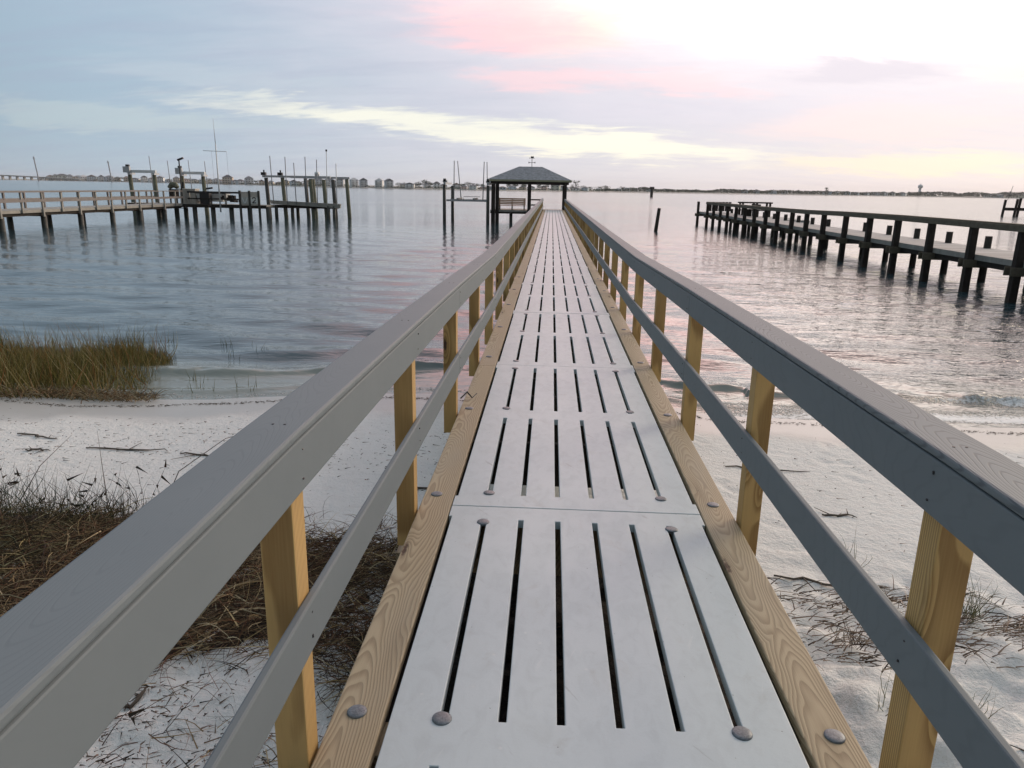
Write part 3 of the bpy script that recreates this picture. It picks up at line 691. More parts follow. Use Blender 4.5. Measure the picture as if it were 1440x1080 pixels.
# ------------------------------------------------------------------ left-hand pier
lp = empty('pier', (0, 0, 0), 'long weathered tan pier with double handrails at the far left', 'pier', 'old piers reaching out from the beach')
LPY = [38.24-1.63*k for k in range(1, 9)][::-1]+[38.24+1.63*k for k in range(12)]
LX, LB = -28.2, -30.1
MB().box(LB-.1, LX+.12, 24, 55.6, -.10, -.05).build('deck', M['leftwood'], lp)
MB().box(LX+.122, LX+.165, 24, 55.6, -.20, -.04).build('edge_board', M['leftwood'], lp)
MB().box(LX-.05, LX+.08, 24, 55.6, -.36, -.102).build('stringer', M['old'], lp)
MB().box(LB-.05, LB+.08, 24, 55.6, -.36, -.102).build('stringer', M['old'], lp)
for k, y in enumerate(LPY):
    longp = k % 2 == 1
    for x, mm in ((LX, M['leftwood']), (LB, M['leftrail'])):
        MB().box(x+.166 if x == LX else x-.1, x+.256 if x == LX else x, y-.05, y+.05, -.42 if longp else -.20, .86).build('rail_post', mm, lp)
    if not longp: continue
    MB().tube([(LX+.02, y+.15, -3), (LX+.07, y+.15, -.37)], .15, 12).build('piling', M['pile'], lp, True)
    MB().tube([(LB, y+.15, -3), (LB, y+.15, -.37)], .15, 12).build('piling', M['pile'], lp, True)
    MB().box(LB-.2, LX+.16, y+.10, y+.16, -.42, -.365).build('cap_beam', M['old'], lp)
for (x, mm) in ((LX+.21, M['leftrail']), (LB-.05, M['leftrail'])):
    MB().box(x-.10, x+.08, 24, 55.6, .862, .91).build('handrail', mm, lp)
    MB().box(x+.046 if x > -29 else x-.01, x+.08 if x > -29 else x+.03, 24, 55.6, .36, .50).build('mid_rail', M['leftrail'], lp)

# T-head dock at the end of the left pier
hd = empty('dock', (0, 0, 0), 'dark T-shaped dock head at the end of the far left pier, behind the flagpole', 'dock')
MB().box(-32.5, -21.6, 55.7, 57.5, -.16, -.05).build('deck', M['leftwood'], hd)
MB().box(-32.5, -21.6, 55.64, 55.69, -.30, -.06).build('edge_board', M['old'], hd)
MB().box(-27.6, -23.5, 55.60, 55.66, .76, .90).build('handrail', M['black'], hd)
MB().box(-27.6, -23.5, 55.62, 55.66, .30, .40).build('mid_rail', M['old'], hd)
for k in range(8):
    x = -31.5+1.42*k
    MB().tube([(x, 55.9, -3), (x, 55.9, -.17)], .17, 12).build('piling', M['pile'], hd, True)
for x in (-27.5, -26.1, -24.7): MB().box(x-.06, x+.06, 55.66, 55.76, -.049, .759).build('rail_post', M['leftwood'], hd)
# board wall with two white sign boards on it
wl = empty('board_wall', (0, 0, 0), 'short board wall with two sign boards on the left dock', 'wall')
for x0, x1 in ((-23.42, -22.83), (-22.70, -22.13)):
    s_ = MB()
    nb = 5
    for k in range(nb): s_.box(x0+(x1-x0)*k/nb+.006, x0+(x1-x0)*(k+1)/nb-.006, 55.50, 55.54, -.08, .92)
    s_.build('wall_boards', plain('pale_weathered_boards', (.58, .54, .48), .8, var=.2), wl)
for x in (-23.5, -22.77, -22.06): MB().poly([(x-.07, 55.42, -3), (x+.07, 55.42, -3), (x+.07, 55.56, -3), (x-.07, 55.56, -3), (x-.07, 55.42, 1.0), (x+.07, 55.42, 1.0), (x+.07, 55.56, 1.0), (x-.07, 55.56, 1.0)], [(0, 1, 2, 3), (4, 5, 6, 7), (0, 1, 5, 4), (1, 2, 6, 5), (2, 3, 7, 6), (3, 0, 4, 7)]).build('wall_post', M['pile'], wl)
GLY = {'V': [(-.2, .42), (-.03, .02), (.03, .02), (.2, .42)], '2': [(-.13, .33), (-.07, .42), (.05, .43), (.12, .34), (.10, .24), (-.14, .04), (.15, .04)]}
def text(name, body, loc, size, m, parent):
    b = MB(); g_ = GLY[body]
    for p0, p1 in zip(g_[:-1], g_[1:]): b.bar((loc[0]+p0[0], loc[1], loc[2]+p0[1]-.04), (loc[0]+p1[0], loc[1], loc[2]+p1[1]-.04), .01, .07)
    return b.build(name, m, parent)
for x0, x1, ch, mm in ((-23.40, -22.85, 'V', M['white']), (-22.68, -22.15, '2', M['black'])):
    sg = MB().box(x0, x1, 55.45, 55.49, .03, .52).build('sign_board', plain('pale_sign_paint', (.82, .82, .77), .6) if ch == '2' else plain('grey_sign_paint', (.50, .50, .46), .6), None)
    tag(sg, 'pale square sign board with a dark figure 2' if ch == '2' else 'grey square sign board with a white V, left of the figure 2 sign', 'sign')
    t_ = text('sign_character', ch, ((x0+x1)/2, 55.447, .12), .48, mm, sg)
# clutter on the dock
def thing1(name, b, m, label, cat, group=None): return tag(b.build(name, m), label, cat, group)
gr = empty('covered_grill', (0, 0, 0), 'rounded grey-green covered grill standing behind the left dock rail', 'grill')
MB().tube([(-29.45, 56.6, 1.1), (-29.2, 56.6, 1.32), (-28.95, 56.6, 1.32), (-28.75, 56.6, 1.1)], [.14, .24, .24, .14], 12).build('cover', M['pilegreen'], gr, True)
MB().box(-29.4, -28.8, 56.4, 56.8, .3, 1.0).build('cabinet', M['old'], gr)
for x in (-29.35, -28.85): MB().box(x-.04, x+.04, 56.45, 56.55, -.05, .3).build('leg', M['black'], gr)
tb = empty('deck_box', (0, 0, 0), 'long pale storage box with a flat lid on the left dock, under the lamp post', 'box')
MB().box(-28.5, -27.3, 56.3, 57.0, -.05, .98).build('body', plain('pale_tan_plastic', (.42, .39, .35), .6), tb); MB().box(-28.55, -27.25, 56.27, 57.03, .985, 1.06).build('lid', plain('cream_plastic', (.52, .49, .44), .6), tb)
cr = empty('skiff', (0, 0, 0), 'small white skiff lying on the left dock behind the rail posts', 'boat')
MB().poly([(-27.2, 56.5, .15), (-25.3, 56.5, .12), (-25.3, 57.3, .12), (-27.2, 57.3, .15), (-27.3, 56.3, .72), (-25.0, 56.3, .70), (-25.0, 57.4, .70), (-27.3, 57.4, .72)], [(0, 1, 2, 3), (4, 5, 6, 7), (0, 1, 5, 4), (1, 2, 6, 5), (2, 3, 7, 6), (3, 0, 4, 7)]).build('hull', M['white'], cr, bevel=.05)
MB().box(-27.32, -24.98, 56.28, 57.42, .722, .76).build('gunwale', M['leftrail'], cr)
b = MB().cb(-26.3, 55.9, .36, .72, .5, .8); thing1('black_locker', b, M['black'], 'black upright locker on the left dock just left of the flagpole', 'locker')
b = MB()
for k in range(9): b.cb(-25.0+random.uniform(-.1, 1.3), 56.2+random.uniform(-.2, .3), .1+random.uniform(0, .42), random.uniform(.15, .35), .3, random.uniform(.12, .3))
thing1('crab_pots', b, M['old'], 'dark heap of crab pots and gear on the left dock just right of the flagpole', 'gear')
# flagpole with yardarm and halyards
fp = empty('flagpole', (0, 0, 0), 'tall white flagpole with a crossbar and hanging lines on the left dock', 'flagpole')
MB().tube([(-24.97, 55.3, -.6), (-24.95, 55.3, 4.3)], [.055, .04], 10).build('lower_mast', M['white'], fp, True)
MB().tube([(-24.95, 55.3, 4.3), (-24.98, 55.3, 6.05)], [.028, .012], 8).build('topmast', M['white'], fp, True)
MB().tube([(-25.92, 55.3, 3.80), (-24.17, 55.3, 3.76)], .022, 8).build('yardarm', M['white'], fp, True)
for x, zb in ((-24.17, 1.0), (-25.3, 1.6)): MB().tube([(x, 55.3, 3.76), (x+.02, 55.3, zb)], .007, 5).build('halyard', M['pvc'], fp)
# lamp post
lpst = empty('lamp_post', (0, 0, 0), 'thin dark lamp post with a small angled lamp head on the left dock', 'lamp post')
MB().tube([(-28.14, 55.9, -.05), (-28.12, 55.9, 3.15)], .05, 8).build('pole', M['black'], lpst, True)
MB().bar((-28.22, 55.9, 3.12), (-27.78, 55.9, 3.28), .16, .12).build('lamp_head', M['black'], lpst)
# two lifts behind the left pier, one at its right end
def lift2(x0, x1, y, top, label, poles):
    e = empty('boat_lift', (0, 0, 0), label, 'boat lift')
    for x in (x0, x1):
        piling(e, x, y, top, .16, M['pilegreen'], (-.08, 0))
        MB().box(x-.1, x+.1, y-.3, y+.5, top+.005, top+.14).build('cross_beam', M['alu'], e)
    MB().box(x0-.3, x1+.1, y-.12, y+.12, top+.145, top+.36).build('top_beam', M['white'], e)
    MB().box(x0-.42, x0+.12, y-.35, y-.13, top+.15, top+.62).build('motor', M['alu'], e)
    MB().box(x0-.2, x0+.05, y-.3, y-.1, top+.625, top+.78).build('motor_cap', M['black'], e)
    for (x, t_) in poles: guide_pole(e, (x+.12, y+1.0, .2), (x, y+1.0, t_), M['pvc'], .03)
    MB().box(x0+.2, x1-.2, y+.6, y+.75, .15, .30).build('cradle_beam', M['alu'], e)
    return e
lift2(-34.28, -32.26, 60, 2.05, 'leftmost boat lift, white top beam on two green piles behind the far left pier', [(-33.15, 3.55), (-31.65, 3.2)])
lift2(-29.98, -28.22, 60, 2.0, 'second boat lift from the left, white top beam, just left of the flagpole', [(-29.9, 3.25), (-28.55, 3.2)])
MB_ = MB().tube([(-28.15, 60.0, 1.05), (-27.6, 60.0, 1.12)], .07, 8); thing1('cleat_arm', MB_, M['black'], 'short black arm sticking out of the right pile of the second boat lift', 'bracket')
mpost = MB().tube([(-29.72, 59.2, -3), (-29.62, 59.2, 1.55)], .09, 10); thing1('mooring_post', mpost, M['black'], 'slim black post just right of the second boat lift\'s left pile', 'post')
bc = empty('boat_lift', (0, 0, 0), 'big boat lift with many green piles at the right end of the left dock', 'boat lift')
for (x, y, t, mm) in [(-22.25, 58, 1.98, 'pile'), (-20.95, 58, 2.0, 'pilegreen'), (-20.3, 61.5, 2.0, 'pile'), (-19.35, 60.5, 1.96, 'pilegreen'), (-18.75, 58, 1.95, 'pilegreen'), (-17.72, 58, 1.9, 'pilegreen'), (-17.22, 58.8, 1.92, 'pile'), (-16.32, 59.5, 1.98, 'pilegreen')]:
    piling(bc, x, y, t, .15, M[mm], (-.12 if x > -22.3 else -.1, 0))
for (x, y) in [(-21.6, 57.7), (-20.4, 57.9), (-20.1, 58.3), (-17.45, 57.6), (-17.0, 57.6)]: piling(bc, x, y, -.06, .13, M['pile'])
MB().box(-22.62, -17.3, 57.88, 58.12, 2.005, 2.16).build('top_beam', M['alu'], bc)
MB().box(-20.9, -16.2, 59.4, 59.6, 1.985, 2.14).build('top_beam', M['alu'], bc)
for x in (-22.45, -21.15): 
    mt = MB().box(x-.2, x+.16, 57.7, 57.95, 2.165, 2.38).build('motor', M['black'], bc); MB().tube([(x+.02, 57.8, 2.385), (x+.02, 57.8, 2.55)], .06, 8).build('motor_cap', M['black'], mt)
MB().tube([(-18.45, 57.9, 2.32), (-18.15, 57.9, 2.32)], .16, 14).build('gear_box', M['white'], bc, True)
MB().poly([(-21.9, 57.5, .02), (-16.5, 57.5, -.22), (-16.5, 57.7, -.22), (-21.9, 57.7, .02), (-22.0, 57.5, .30), (-16.45, 57.5, .10), (-16.45, 57.7, .10), (-22.0, 57.7, .30)], [(0, 1, 2, 3), (4, 5, 6, 7), (0, 1, 5, 4), (1, 2, 6, 5), (2, 3, 7, 6), (3, 0, 4, 7)]).build('walkway_beam', M['leftwood'], bc)
MB().box(-22.1, -16.9, 57.72, 58.6, -.28, -.05).build('walkway_deck', M['old'], bc)
for xb, xt, t_ in [(-21.62, -21.70, 3.58), (-20.55, -20.53, 3.52), (-19.85, -19.88, 3.1), (-19.03, -18.98, 3.55), (-18.2, -18.1, 3.36), (-16.66, -16.62, 3.1)]:
    guide_pole(bc, (xb, 57.3, -.0), (xt, 57.3, t_), M['pvc'] if xb < -17 else M['white'], .035)
wp_ = MB().tube([(-17.42, 57.25, .05), (-17.30, 57.25, 3.95)], .03, 8).build('guide_pole', M['white'], bc, True)
MB().tube([(-17.30, 57.25, 3.96), (-17.30, 57.25, 4.10)], .07, 8).build('pole_cap', M['black'], wp_)

# ------------------------------------------------------------------ far shore
def azdir(px): 
    a = math.atan((px-720)/1030.0)*.985-.0481; return math.sin(a), math.cos(a)
SHP = [-260, 0, 180, 300, 430, 560, 700, 850, 1000, 1150, 1340, 1500, 1750]; SHD = [2600, 2300, 1900, 1250, 800, 640, 640, 760, 900, 1100, 1500, 1600, 1700]
def farpt(px, back=0):
    dd = float(np.interp(px, SHP, SHD))+back; a, b = azdir(px); return a*dd, b*dd, dd
fs = MB(); pr = []
for px in range(-260, 1751, 15):
    for bk, z in ((-6, W-.5), (3, W+.7), (90, W+2.2), (700, W+2.6)):
        x, y, _ = farpt(px, bk); pr.append((x, y, z))
nc = len(range(-260, 1751, 15))
fs.poly(pr, [(4*i+k, 4*i+4+k, 4*i+5+k, 4*i+1+k) for i in range(nc-1) for k in range(3)])
tag(fs.build('far_shore', plain('far_sand_and_scrub', (.30, .30, .27), .9, var=.3, scale=.02), None, True), kind='structure')

HC = {'white': (.84, .84, .83), 'cream': (.76, .71, .58), 'grey': (.62, .64, .66), 'tan': (.60, .50, .38), 'pale blue': (.55, .64, .70), 'sage': (.52, .57, .50), 'pink': (.74, .56, .50)}
HM = {k: plain(k.replace(' ', '_')+'_siding', v, .7, var=.06, scale=.3) for k, v in HC.items()}
RC = {'grey': (.15, .16, .18), 'dark': (.06, .065, .075), 'brown': (.15, .11, .09), 'pale': (.45, .46, .47)}
RM = {k: plain(k+'_roof', v, .8, var=.1, scale=.3) for k, v in RC.items()}
WM = plain('dark_window_glass', (.05, .06, .08), .25, var=.2)
wmesh = MB().box(-.5, .5, -.06, .06, -.65, .65).mesh('window', WM)
def hbody(w, dp, h): return MB().box(-w/2, w/2, -dp/2, dp/2, -1.5, h)
def hroof(kind, w, dp, h, rh):
    o_ = .35; a, b = w/2+o_, dp/2+o_
    if kind == 'hip':
        e = max(w/2-dp/2, w*.1); return MB().poly([(-a, -b, h), (a, -b, h), (a, b, h), (-a, b, h), (-e, 0, h+rh), (e, 0, h+rh)], [(0, 1, 5, 4), (1, 2, 5), (2, 3, 4, 5), (3, 0, 4), (3, 2, 1, 0)])
    if kind == 'gable':   # gable faces the water
        return MB().poly([(-a, -b, h), (a, -b, h), (a, b, h), (-a, b, h), (0, -b, h+rh), (0, b, h+rh)], [(0, 1, 4), (2, 3, 5), (1, 2, 5, 4), (3, 0, 4, 5), (0, 3, 2, 1)])
    return MB().box(-a, a, -b, b, h, h+.35)
marks = [(60, 'left of first utility pole'), (160, 'between utility poles'), (225, 'beyond leftmost boat lift'), (290, 'beyond second boat lift'), (372, 'right of flagpole'), (487, 'behind big left lift'), (622, 'left of gazebo boat lift'), (690, 'behind gazebo boat lift'), (796, 'seen through gazebo'), (920, 'right of gazebo'), (1275, 'left of water tower'), (2000, 'right of water tower')]
houses = []
def house(px, wpx, hpx, floors, colr, rf, rk, back=8):
    x, y, dd = farpt(px, back); w = wpx/1030*dd; h = hpx/1030*dd; houses.append(dict(px=px, x=x, y=y, w=w, h=h, fl=floors, c=colr, rf=rf, rk=rk))
# the recognisable ones first
house(93, 15, 7.5, 2, 'sage', 'hip', 'dark', 40); house(115, 11, 6, 2, 'tan', 'hip', 'grey', 40)
house(323, 12, 11, 3, 'tan', 'hip', 'dark', 10); house(352, 10, 10, 3, 'grey', 'hip', 'grey', 20)
for k, px in enumerate((478, 497, 510, 532, 545)): house(px, 10, 11.5, 4, 'white' if k % 2 else 'grey', 'hip' if k % 2 else 'gable', 'pale' if k % 2 else 'grey', 12)
for px in (448, 463): house(px, 12, 11, 3, 'grey', 'hip', 'grey', 25)
house(611, 9, 9, 2, 'white', 'hip', 'dark', 14); house(574, 12, 7, 2, 'white', 'gable', 'grey', 6); house(775, 12, 9, 2, 'sage', 'hip', 'dark', 20)
px = 68.0; rnd = random.Random(3)
while px < 845:
    px += rnd.uniform(7, 13.5) if px < 470 else rnd.uniform(10, 19)
    if any(abs(px-h_['px']) < 6 for h_ in houses[:14]): continue
    hh_ = rnd.uniform(4.0, 7.5) if px < 440 else (rnd.uniform(5.5, 8) if px < 640 else rnd.uniform(4, 6.5))
    fl = 1 if hh_ < 4.6 else (2 if hh_ < 7 else 3)
    if px > 850: break
    house(px, rnd.uniform(6, 11), hh_, fl, rnd.choice(['white', 'white', 'white', 'cream', 'grey', 'tan', 'pale blue', 'sage', 'pink']), rnd.choice(['hip', 'gable', 'hip']), rnd.choice(['grey', 'dark', 'pale', 'grey', 'brown']), rnd.uniform(4, 30))
for px in (862, 873, 886, 905, 1036, 1052, 1075, 1092, 1150, 1164, 1178, 1190, 1203, 1216, 1228, 1241, 1254, 1290, 1374, 1388, 1404, 1418):
    house(px, rnd.uniform(6, 10), rnd.uniform(3.4, 5.2), 2, rnd.choice(['white', 'grey', 'cream', 'pale blue']), rnd.choice(['hip', 'gable']), rnd.choice(['grey', 'dark', 'pale']), 25)
houses.sort(key=lambda q_: q_['px'])
def ordn(k): return ['leftmost', 'second from left', 'third from left', 'fourth from left', 'fifth from left', 'sixth from left', 'seventh from left', 'eighth from left', 'ninth from left'][k]
keyc = {}
for h_ in houses:
    h_['place'] = next(t for p_, t in marks if h_['px'] < p_); h_['key'] = (h_['c'], h_['fl'], h_['rf'], h_['rk'], h_['place']); keyc.setdefault(h_['key'], []).append(h_)
for h_ in houses:
    x, y, w, h, fl = (h_[k] for k in ('x', 'y', 'w', 'h', 'fl'))
    dp = w*.85; rh = min(h*.30, w*.3) if h_['rf'] != 'flat' else .35; bh = h-rh
    nm = f"{h_['c']} {['one', 'two', 'three', 'four'][fl-1]}-storey house, {h_['rk']} {h_['rf']} roof, {h_['place']}"
    same = keyc[h_['key']]
    if len(same) > 1: nm += ', '+ordn(same.index(h_))
    e = empty('house', (0, 0, 0), nm, 'house', 'houses along the far shore')
    e.location = (x, y, W+1.0); e.rotation_euler = (0, 0, -math.atan2(x, y)+rnd.uniform(-.35, .35))
    hbody(w, dp, bh).build('wall', HM[h_['c']], e); hroof(h_['rf'], w, dp, bh+.01, rh).build('roof', RM[h_['rk']], e)
    nw = max(2, min(4, int(w/3)))
    for q_ in range(fl):
        for k in range(nw):
            s_ = bh/fl/2.9*1.25; inst('window', wmesh, e, ((k+.5)/nw*w-w/2, -dp/2-.02, (q_+.52)*bh/fl), (0, 0, 0), (s_, 1, s_))
    if h_['px'] < 640:
        for q_ in range(1, fl):
            MB().box(-w*.42, w*.30, -dp/2-1.5, -dp/2-.01, q_*bh/fl-.25, q_*bh/fl+.15).build('porch_deck', HM['white'], e)

# trees along the far shore
leafm, n, p = mat('far_foliage'); v = wpos(n); k = n.noise(v, .7, 3)
n.put(p.inputs['Base Color'], n.mix(k, (.030, .045, .032), (.085, .105, .07))); p.inputs['Roughness'].default_value = .8
barkm = plain('far_bark', (.09, .075, .06), .9)
def crown_mesh(seed, n_=420, pine=False, squash=.6):
    q = np.random.default_rng(seed); b = MB(); cl = [(q.normal(0, .33), q.normal(0, .33), q.uniform(.45, .95) if not pine else q.uniform(.55, 1)) for _ in range(9)]
    for _ in range(n_):
        c_ = cl[q.integers(len(cl))]; p_ = np.array(c_)+q.normal(0, 1, 3)*np.array([.17, .17, .085 if not pine else .06])
        a = q.normal(0, 1, 3); a /= np.linalg.norm(a); b_ = np.cross(a, q.normal(0, 1, 3)); b_ /= np.linalg.norm(b_); s_ = q.uniform(.03, .075)
        b.poly([p_-a*s_, p_+b_*s_*.7, p_+a*s_, p_-b_*s_*.7], [(0, 1, 2, 3)])
    me = bpy.data.meshes.new('crown'); me.from_pydata([tuple(map(float, t)) for t in b.v], [], b.f); me.materials.append(leafm); return me
CM = [crown_mesh(k) for k in range(3)]+[crown_mesh(9, 300, True)]
TM = MB().tube([(0, 0, -.1), (.02, 0, .4), (-.03, .02, .8)], [.05, .035, .015], 6).mesh('trunk', barkm)
tspec = [(q_, rnd.uniform(3, 5.5), rnd.randrange(3)) for q_ in np.arange(75, 470, 11)]+[(594, 9.5, 0), (587, 7, 1), (602, 7.5, 2), (566, 6.5, 1), (655, 8, 0), (648, 6.5, 2), (665, 7, 1), (675, 6, 0), (582, 6, 2), (560, 6, 0), (640, 6, 1), (712, 8, 0), (720, 8.5, 1), (731, 7.5, 2), (753, 7, 0), (762, 7.5, 1), (784, 6.5, 2), (802.5, 12, 3), (797, 6, 1), (812, 6, 0), (822, 5.5, 2), (836, 6, 1), (845, 6.5, 0), (1149, 8, 3), (868, 6, 1), (880, 5.5, 2), (898, 6, 0)]
tspec.sort(); tb_ = {}
for px, hp, kk in tspec:
    pl = next(t for p_, t in marks if px < p_); tb_.setdefault((kk, pl), []).append((px, hp))
for px, hp, kk in tspec:
    x, y, dd = farpt(px, rnd.uniform(18, 40)); h = hp/1030*dd; pl = next(t for p_, t in marks if px < p_); same = tb_[(kk, pl)]
    nm = ['broad dark tree', 'loose rounded tree', 'low bushy tree', 'tall thin pine'][kk]+' on the far shore, '+pl
    if len(same) > 1: nm += ', '+(ordn(same.index((px, hp))) if same.index((px, hp)) < 9 else 'rightmost')
    e = empty('tree' if kk < 3 else 'pine_tree', (0, 0, 0), nm, 'tree', 'trees along the far shore'); e.location = (x, y, W+1); 
    wd_ = h*(1.25 if kk < 3 else .6); rot = (0, 0, rnd.uniform(0, 6))
    inst('crown', CM[kk], e, (0, 0, 0), rot, (wd_, wd_, h)); inst('trunk', TM, e, (0, 0, 0), rot, (h, h, h))
# low far woods on the right that read as one mass
q = np.random.default_rng(5); pxs = q.uniform(838, 1560, 15000); hf = 4.6+1.5*fbm(pxs/23, pxs*0, 2)*1.5
den = hf*np.where((pxs > 1180) & (pxs < 1262), .75, 1.0); den = np.where(pxs > 1262, den*1.1, den)
pts = []; fc = []
P0 = []
for a_, hh_ in zip(pxs, den):
    x, y, dd = farpt(a_, q.uniform(12, 60)); zt = W+.6+max(.1, hh_)/1030*dd*q.uniform(.1, 1)**.7; P0.append((x, y, zt, dd/1030))
P0 = np.array(P0); A_ = q.normal(0, 1, (len(P0), 3)); A_ /= np.linalg.norm(A_, axis=1)[:, None]; B_ = np.cross(A_, q.normal(0, 1, (len(P0), 3))); B_ /= np.linalg.norm(B_, axis=1)[:, None]
S_ = (P0[:, 3]*q.uniform(.55, 1.3, len(P0)))[:, None]; C_ = P0[:, :3]
V_ = np.stack([C_-A_*S_, C_+B_*S_*.6, C_+A_*S_, C_-B_*S_*.6], 1)
me = bpy.data.meshes.new('far_woods'); nf = len(P0); me.vertices.add(nf*4); me.vertices.foreach_set('co', V_.ravel()); me.loops.add(nf*4); me.loops.foreach_set('vertex_index', np.arange(nf*4, dtype=np.int32))
me.polygons.add(nf); me.polygons.foreach_set('loop_start', np.arange(nf, dtype=np.int32)*4); me.update(calc_edges=True); me.materials.append(leafm)
fw = bpy.data.objects.new('far_woods', me); col.objects.link(fw); tag(fw, 'low band of dark woods along the far shore to the right', 'woods', None, 'stuff')
# scrub line in front of the houses
pxs = q.uniform(60, 845, 9000); P0 = []
for a_ in pxs:
    x, y, dd = farpt(a_, q.uniform(3, 26)); P0.append((x, y, W+.7+q.uniform(.1, 2.1)/1030*dd*(1+.9*math.sin(a_*.31)*math.sin(a_*.113)), dd/1030))
P0 = np.array(P0); A_ = q.normal(0, 1, (len(P0), 3)); A_ /= np.linalg.norm(A_, axis=1)[:, None]; B_ = np.cross(A_, q.normal(0, 1, (len(P0), 3))); B_ /= np.linalg.norm(B_, axis=1)[:, None]
S_ = (P0[:, 3]*q.uniform(.35, .9, len(P0)))[:, None]; C_ = P0[:, :3]; V_ = np.stack([C_-A_*S_, C_+B_*S_*.6, C_+A_*S_, C_-B_*S_*.6], 1)
me = bpy.data.meshes.new('far_scrub'); nf = len(P0); me.vertices.add(nf*4); me.vertices.foreach_set('co', V_.ravel()); me.loops.add(nf*4); me.loops.foreach_set('vertex_index', np.arange(nf*4, dtype=np.int32))
me.polygons.add(nf); me.polygons.foreach_set('loop_start', np.arange(nf, dtype=np.int32)*4); me.update(calc_edges=True); me.materials.append(leafm)
o = bpy.data.objects.new('far_scrub', me); col.objects.link(o); tag(o, 'low scrub at the feet of the far shore houses', 'scrub', None, 'stuff')
# water tower
x, y, dd = farpt(1278, 60); wt_ = empty('water_tower', (0, 0, 0), 'pale water tower rising above the far shore on the right', 'water tower'); wt_.location = (x, y, W+1); s_ = dd/1030
MB().tube([(0, 0, -1), (0, 0, 9*s_)], [1.7*s_, 1.4*s_], 16).build('tower_shaft', HM['grey'], wt_, True)
MB().tube([(0, 0, 8.8*s_), (0, 0, 10*s_), (0, 0, 12*s_), (0, 0, 13.2*s_)], [1.5*s_, 2.7*s_, 2.7*s_, 1.6*s_], 20).build('tank', HM['grey'], wt_, True)
MB().tube([(0, 0, 13.2*s_), (0, 0, 14.2*s_)], .5*s_, 8).build('vent', HM['grey'], wt_)
# causeway bridge at the far left
br = empty('bridge', (0, 0, 0), 'long low grey causeway bridge on short piers at the far left', 'bridge')
pa = [farpt(q_, -30)[:2] for q_ in range(-260, 121, 10)]
hz_ = [float(np.interp(q_, [-260, 0, 60, 120], [15, 11, 7.5, 4.0])) for q_ in range(-260, 121, 10)]
bm_ = plain('bridge_concrete', (.36, .36, .34), .8)
b = MB()
for i in range(len(pa)-1): b.bar((pa[i][0], pa[i][1], W+hz_[i]), (pa[i+1][0], pa[i+1][1], W+hz_[i+1]), 14, 2.6)
b.build('bridge_deck', bm_, br)
for i in range(0, len(pa)-1):
    for k in (0,):
        x = pa[i][0]*(1-k)+pa[i+1][0]*k; y = pa[i][1]*(1-k)+pa[i+1][1]*k; MB().box(x-1.6, x+1.6, y-3, y+3, W-3, W+hz_[i]-1.31).build('bridge_pier', bm_, br)
for k, (px, hp, t_) in enumerate(((60, 24, 'first leaning utility pole from the left, beside the causeway bridge'), (162, 22, 'second leaning utility pole from the left, behind the leftmost boat lift'))):
    x, y, dd = farpt(px, 0); x *= .62; y *= .62; s_ = dd*.62/1030
    e = empty('utility_pole', (0, 0, 0), t_, 'pole', 'utility poles in the shallows')
    MB().tube([(x, y, W-3), (x-2.6*s_, y, W+(hp+3)*s_)], .62*s_, 8).build('pole', M['pvc'], e); MB().bar((x-4.2*s_, y, W+(hp+1)*s_), (x-1.0*s_, y, W+(hp+1)*s_), .3*s_, .3*s_).build('crossarm', M['pvc'], e)

# ------------------------------------------------------------------ beach plants and litter
def gz_(x, y): return ground(x, y)
def pal(n_, cols, jit=.25):
    c_ = np.array(cols)[rng.integers(0, len(cols), n_)]; return np.clip(c_*rng.uniform(1-jit, 1+jit, (n_, 1)), 0, 1)
OL = [(.13, .135, .035), (.19, .17, .05), (.25, .19, .06), (.09, .10, .035), (.27, .22, .075), (.40, .34, .16), (.06, .07, .025), (.26, .16, .06)]
def marsh_inside(x, y):
    rx = (-5.2-.30*np.maximum(y-8.6, 0))-.25*np.abs(vnoise(y*2, y*0, 4))
    return (x < rx) & (y > 8.32+.12*vnoise(x*1.3, x*0, 21)) & (y < 10.9-.3*np.maximum(0, x+7))
n_ = 52000; x = rng.uniform(-13, -4.9, n_); y = rng.uniform(8.1, 11.4, n_); k = marsh_inside(x, y); x, y = x[k], y[k]; n_ = len(x)
edgef = np.clip((-5.1-x)/1.3, .28, 1)*np.clip((y-8.2)/.7, .45, 1)
h = rng.uniform(.12, .33, n_)*edgef*np.clip(.95+1.3*fbm(x*1.3, y*1.3, 71, 3), .55, 1.5); tall = rng.random(n_) < .05; h = np.where(tall, h+rng.uniform(.10, .36, n_), h)
P = np.stack([x, y, gz_(x, y)-.03], 1); P[:, 2] = np.maximum(P[:, 2], W-.12)
ln = rng.normal(0, .22, (n_, 2))*h[:, None]+np.array([.02, -.04]); Q = P+np.stack([ln[:, 0], ln[:, 1], h+(W+.0-P[:, 2])*.6], 1)
bd = np.stack([rng.normal(0, .03, n_), rng.normal(-.02, .03, n_), rng.uniform(0, .03, n_)], 1)
c_ = pal(n_, OL); 
strands('marsh_grass', P, Q, np.where(tall, .004, rng.uniform(.006, .012, n_)), c_, M['strand'], nseg=3, bend=bd, label='dense olive and tan marsh grass at the water edge on the left', cat='grass', kind='stuff')
n_ = 1500; x = rng.uniform(-12, -4.9, n_); y = rng.uniform(8.35, 10.6, n_); k = marsh_inside(x, y); x, y = x[k], y[k]; n_ = len(x); h = rng.uniform(.30, .62, n_)*np.clip((-4.9-x)/1.0, .45, 1)
P = np.stack([x, y, np.full(n_, W)], 1); Q = P+np.stack([rng.normal(.03, .30, n_)*h, rng.normal(-.15, .22, n_)*h, h], 1)
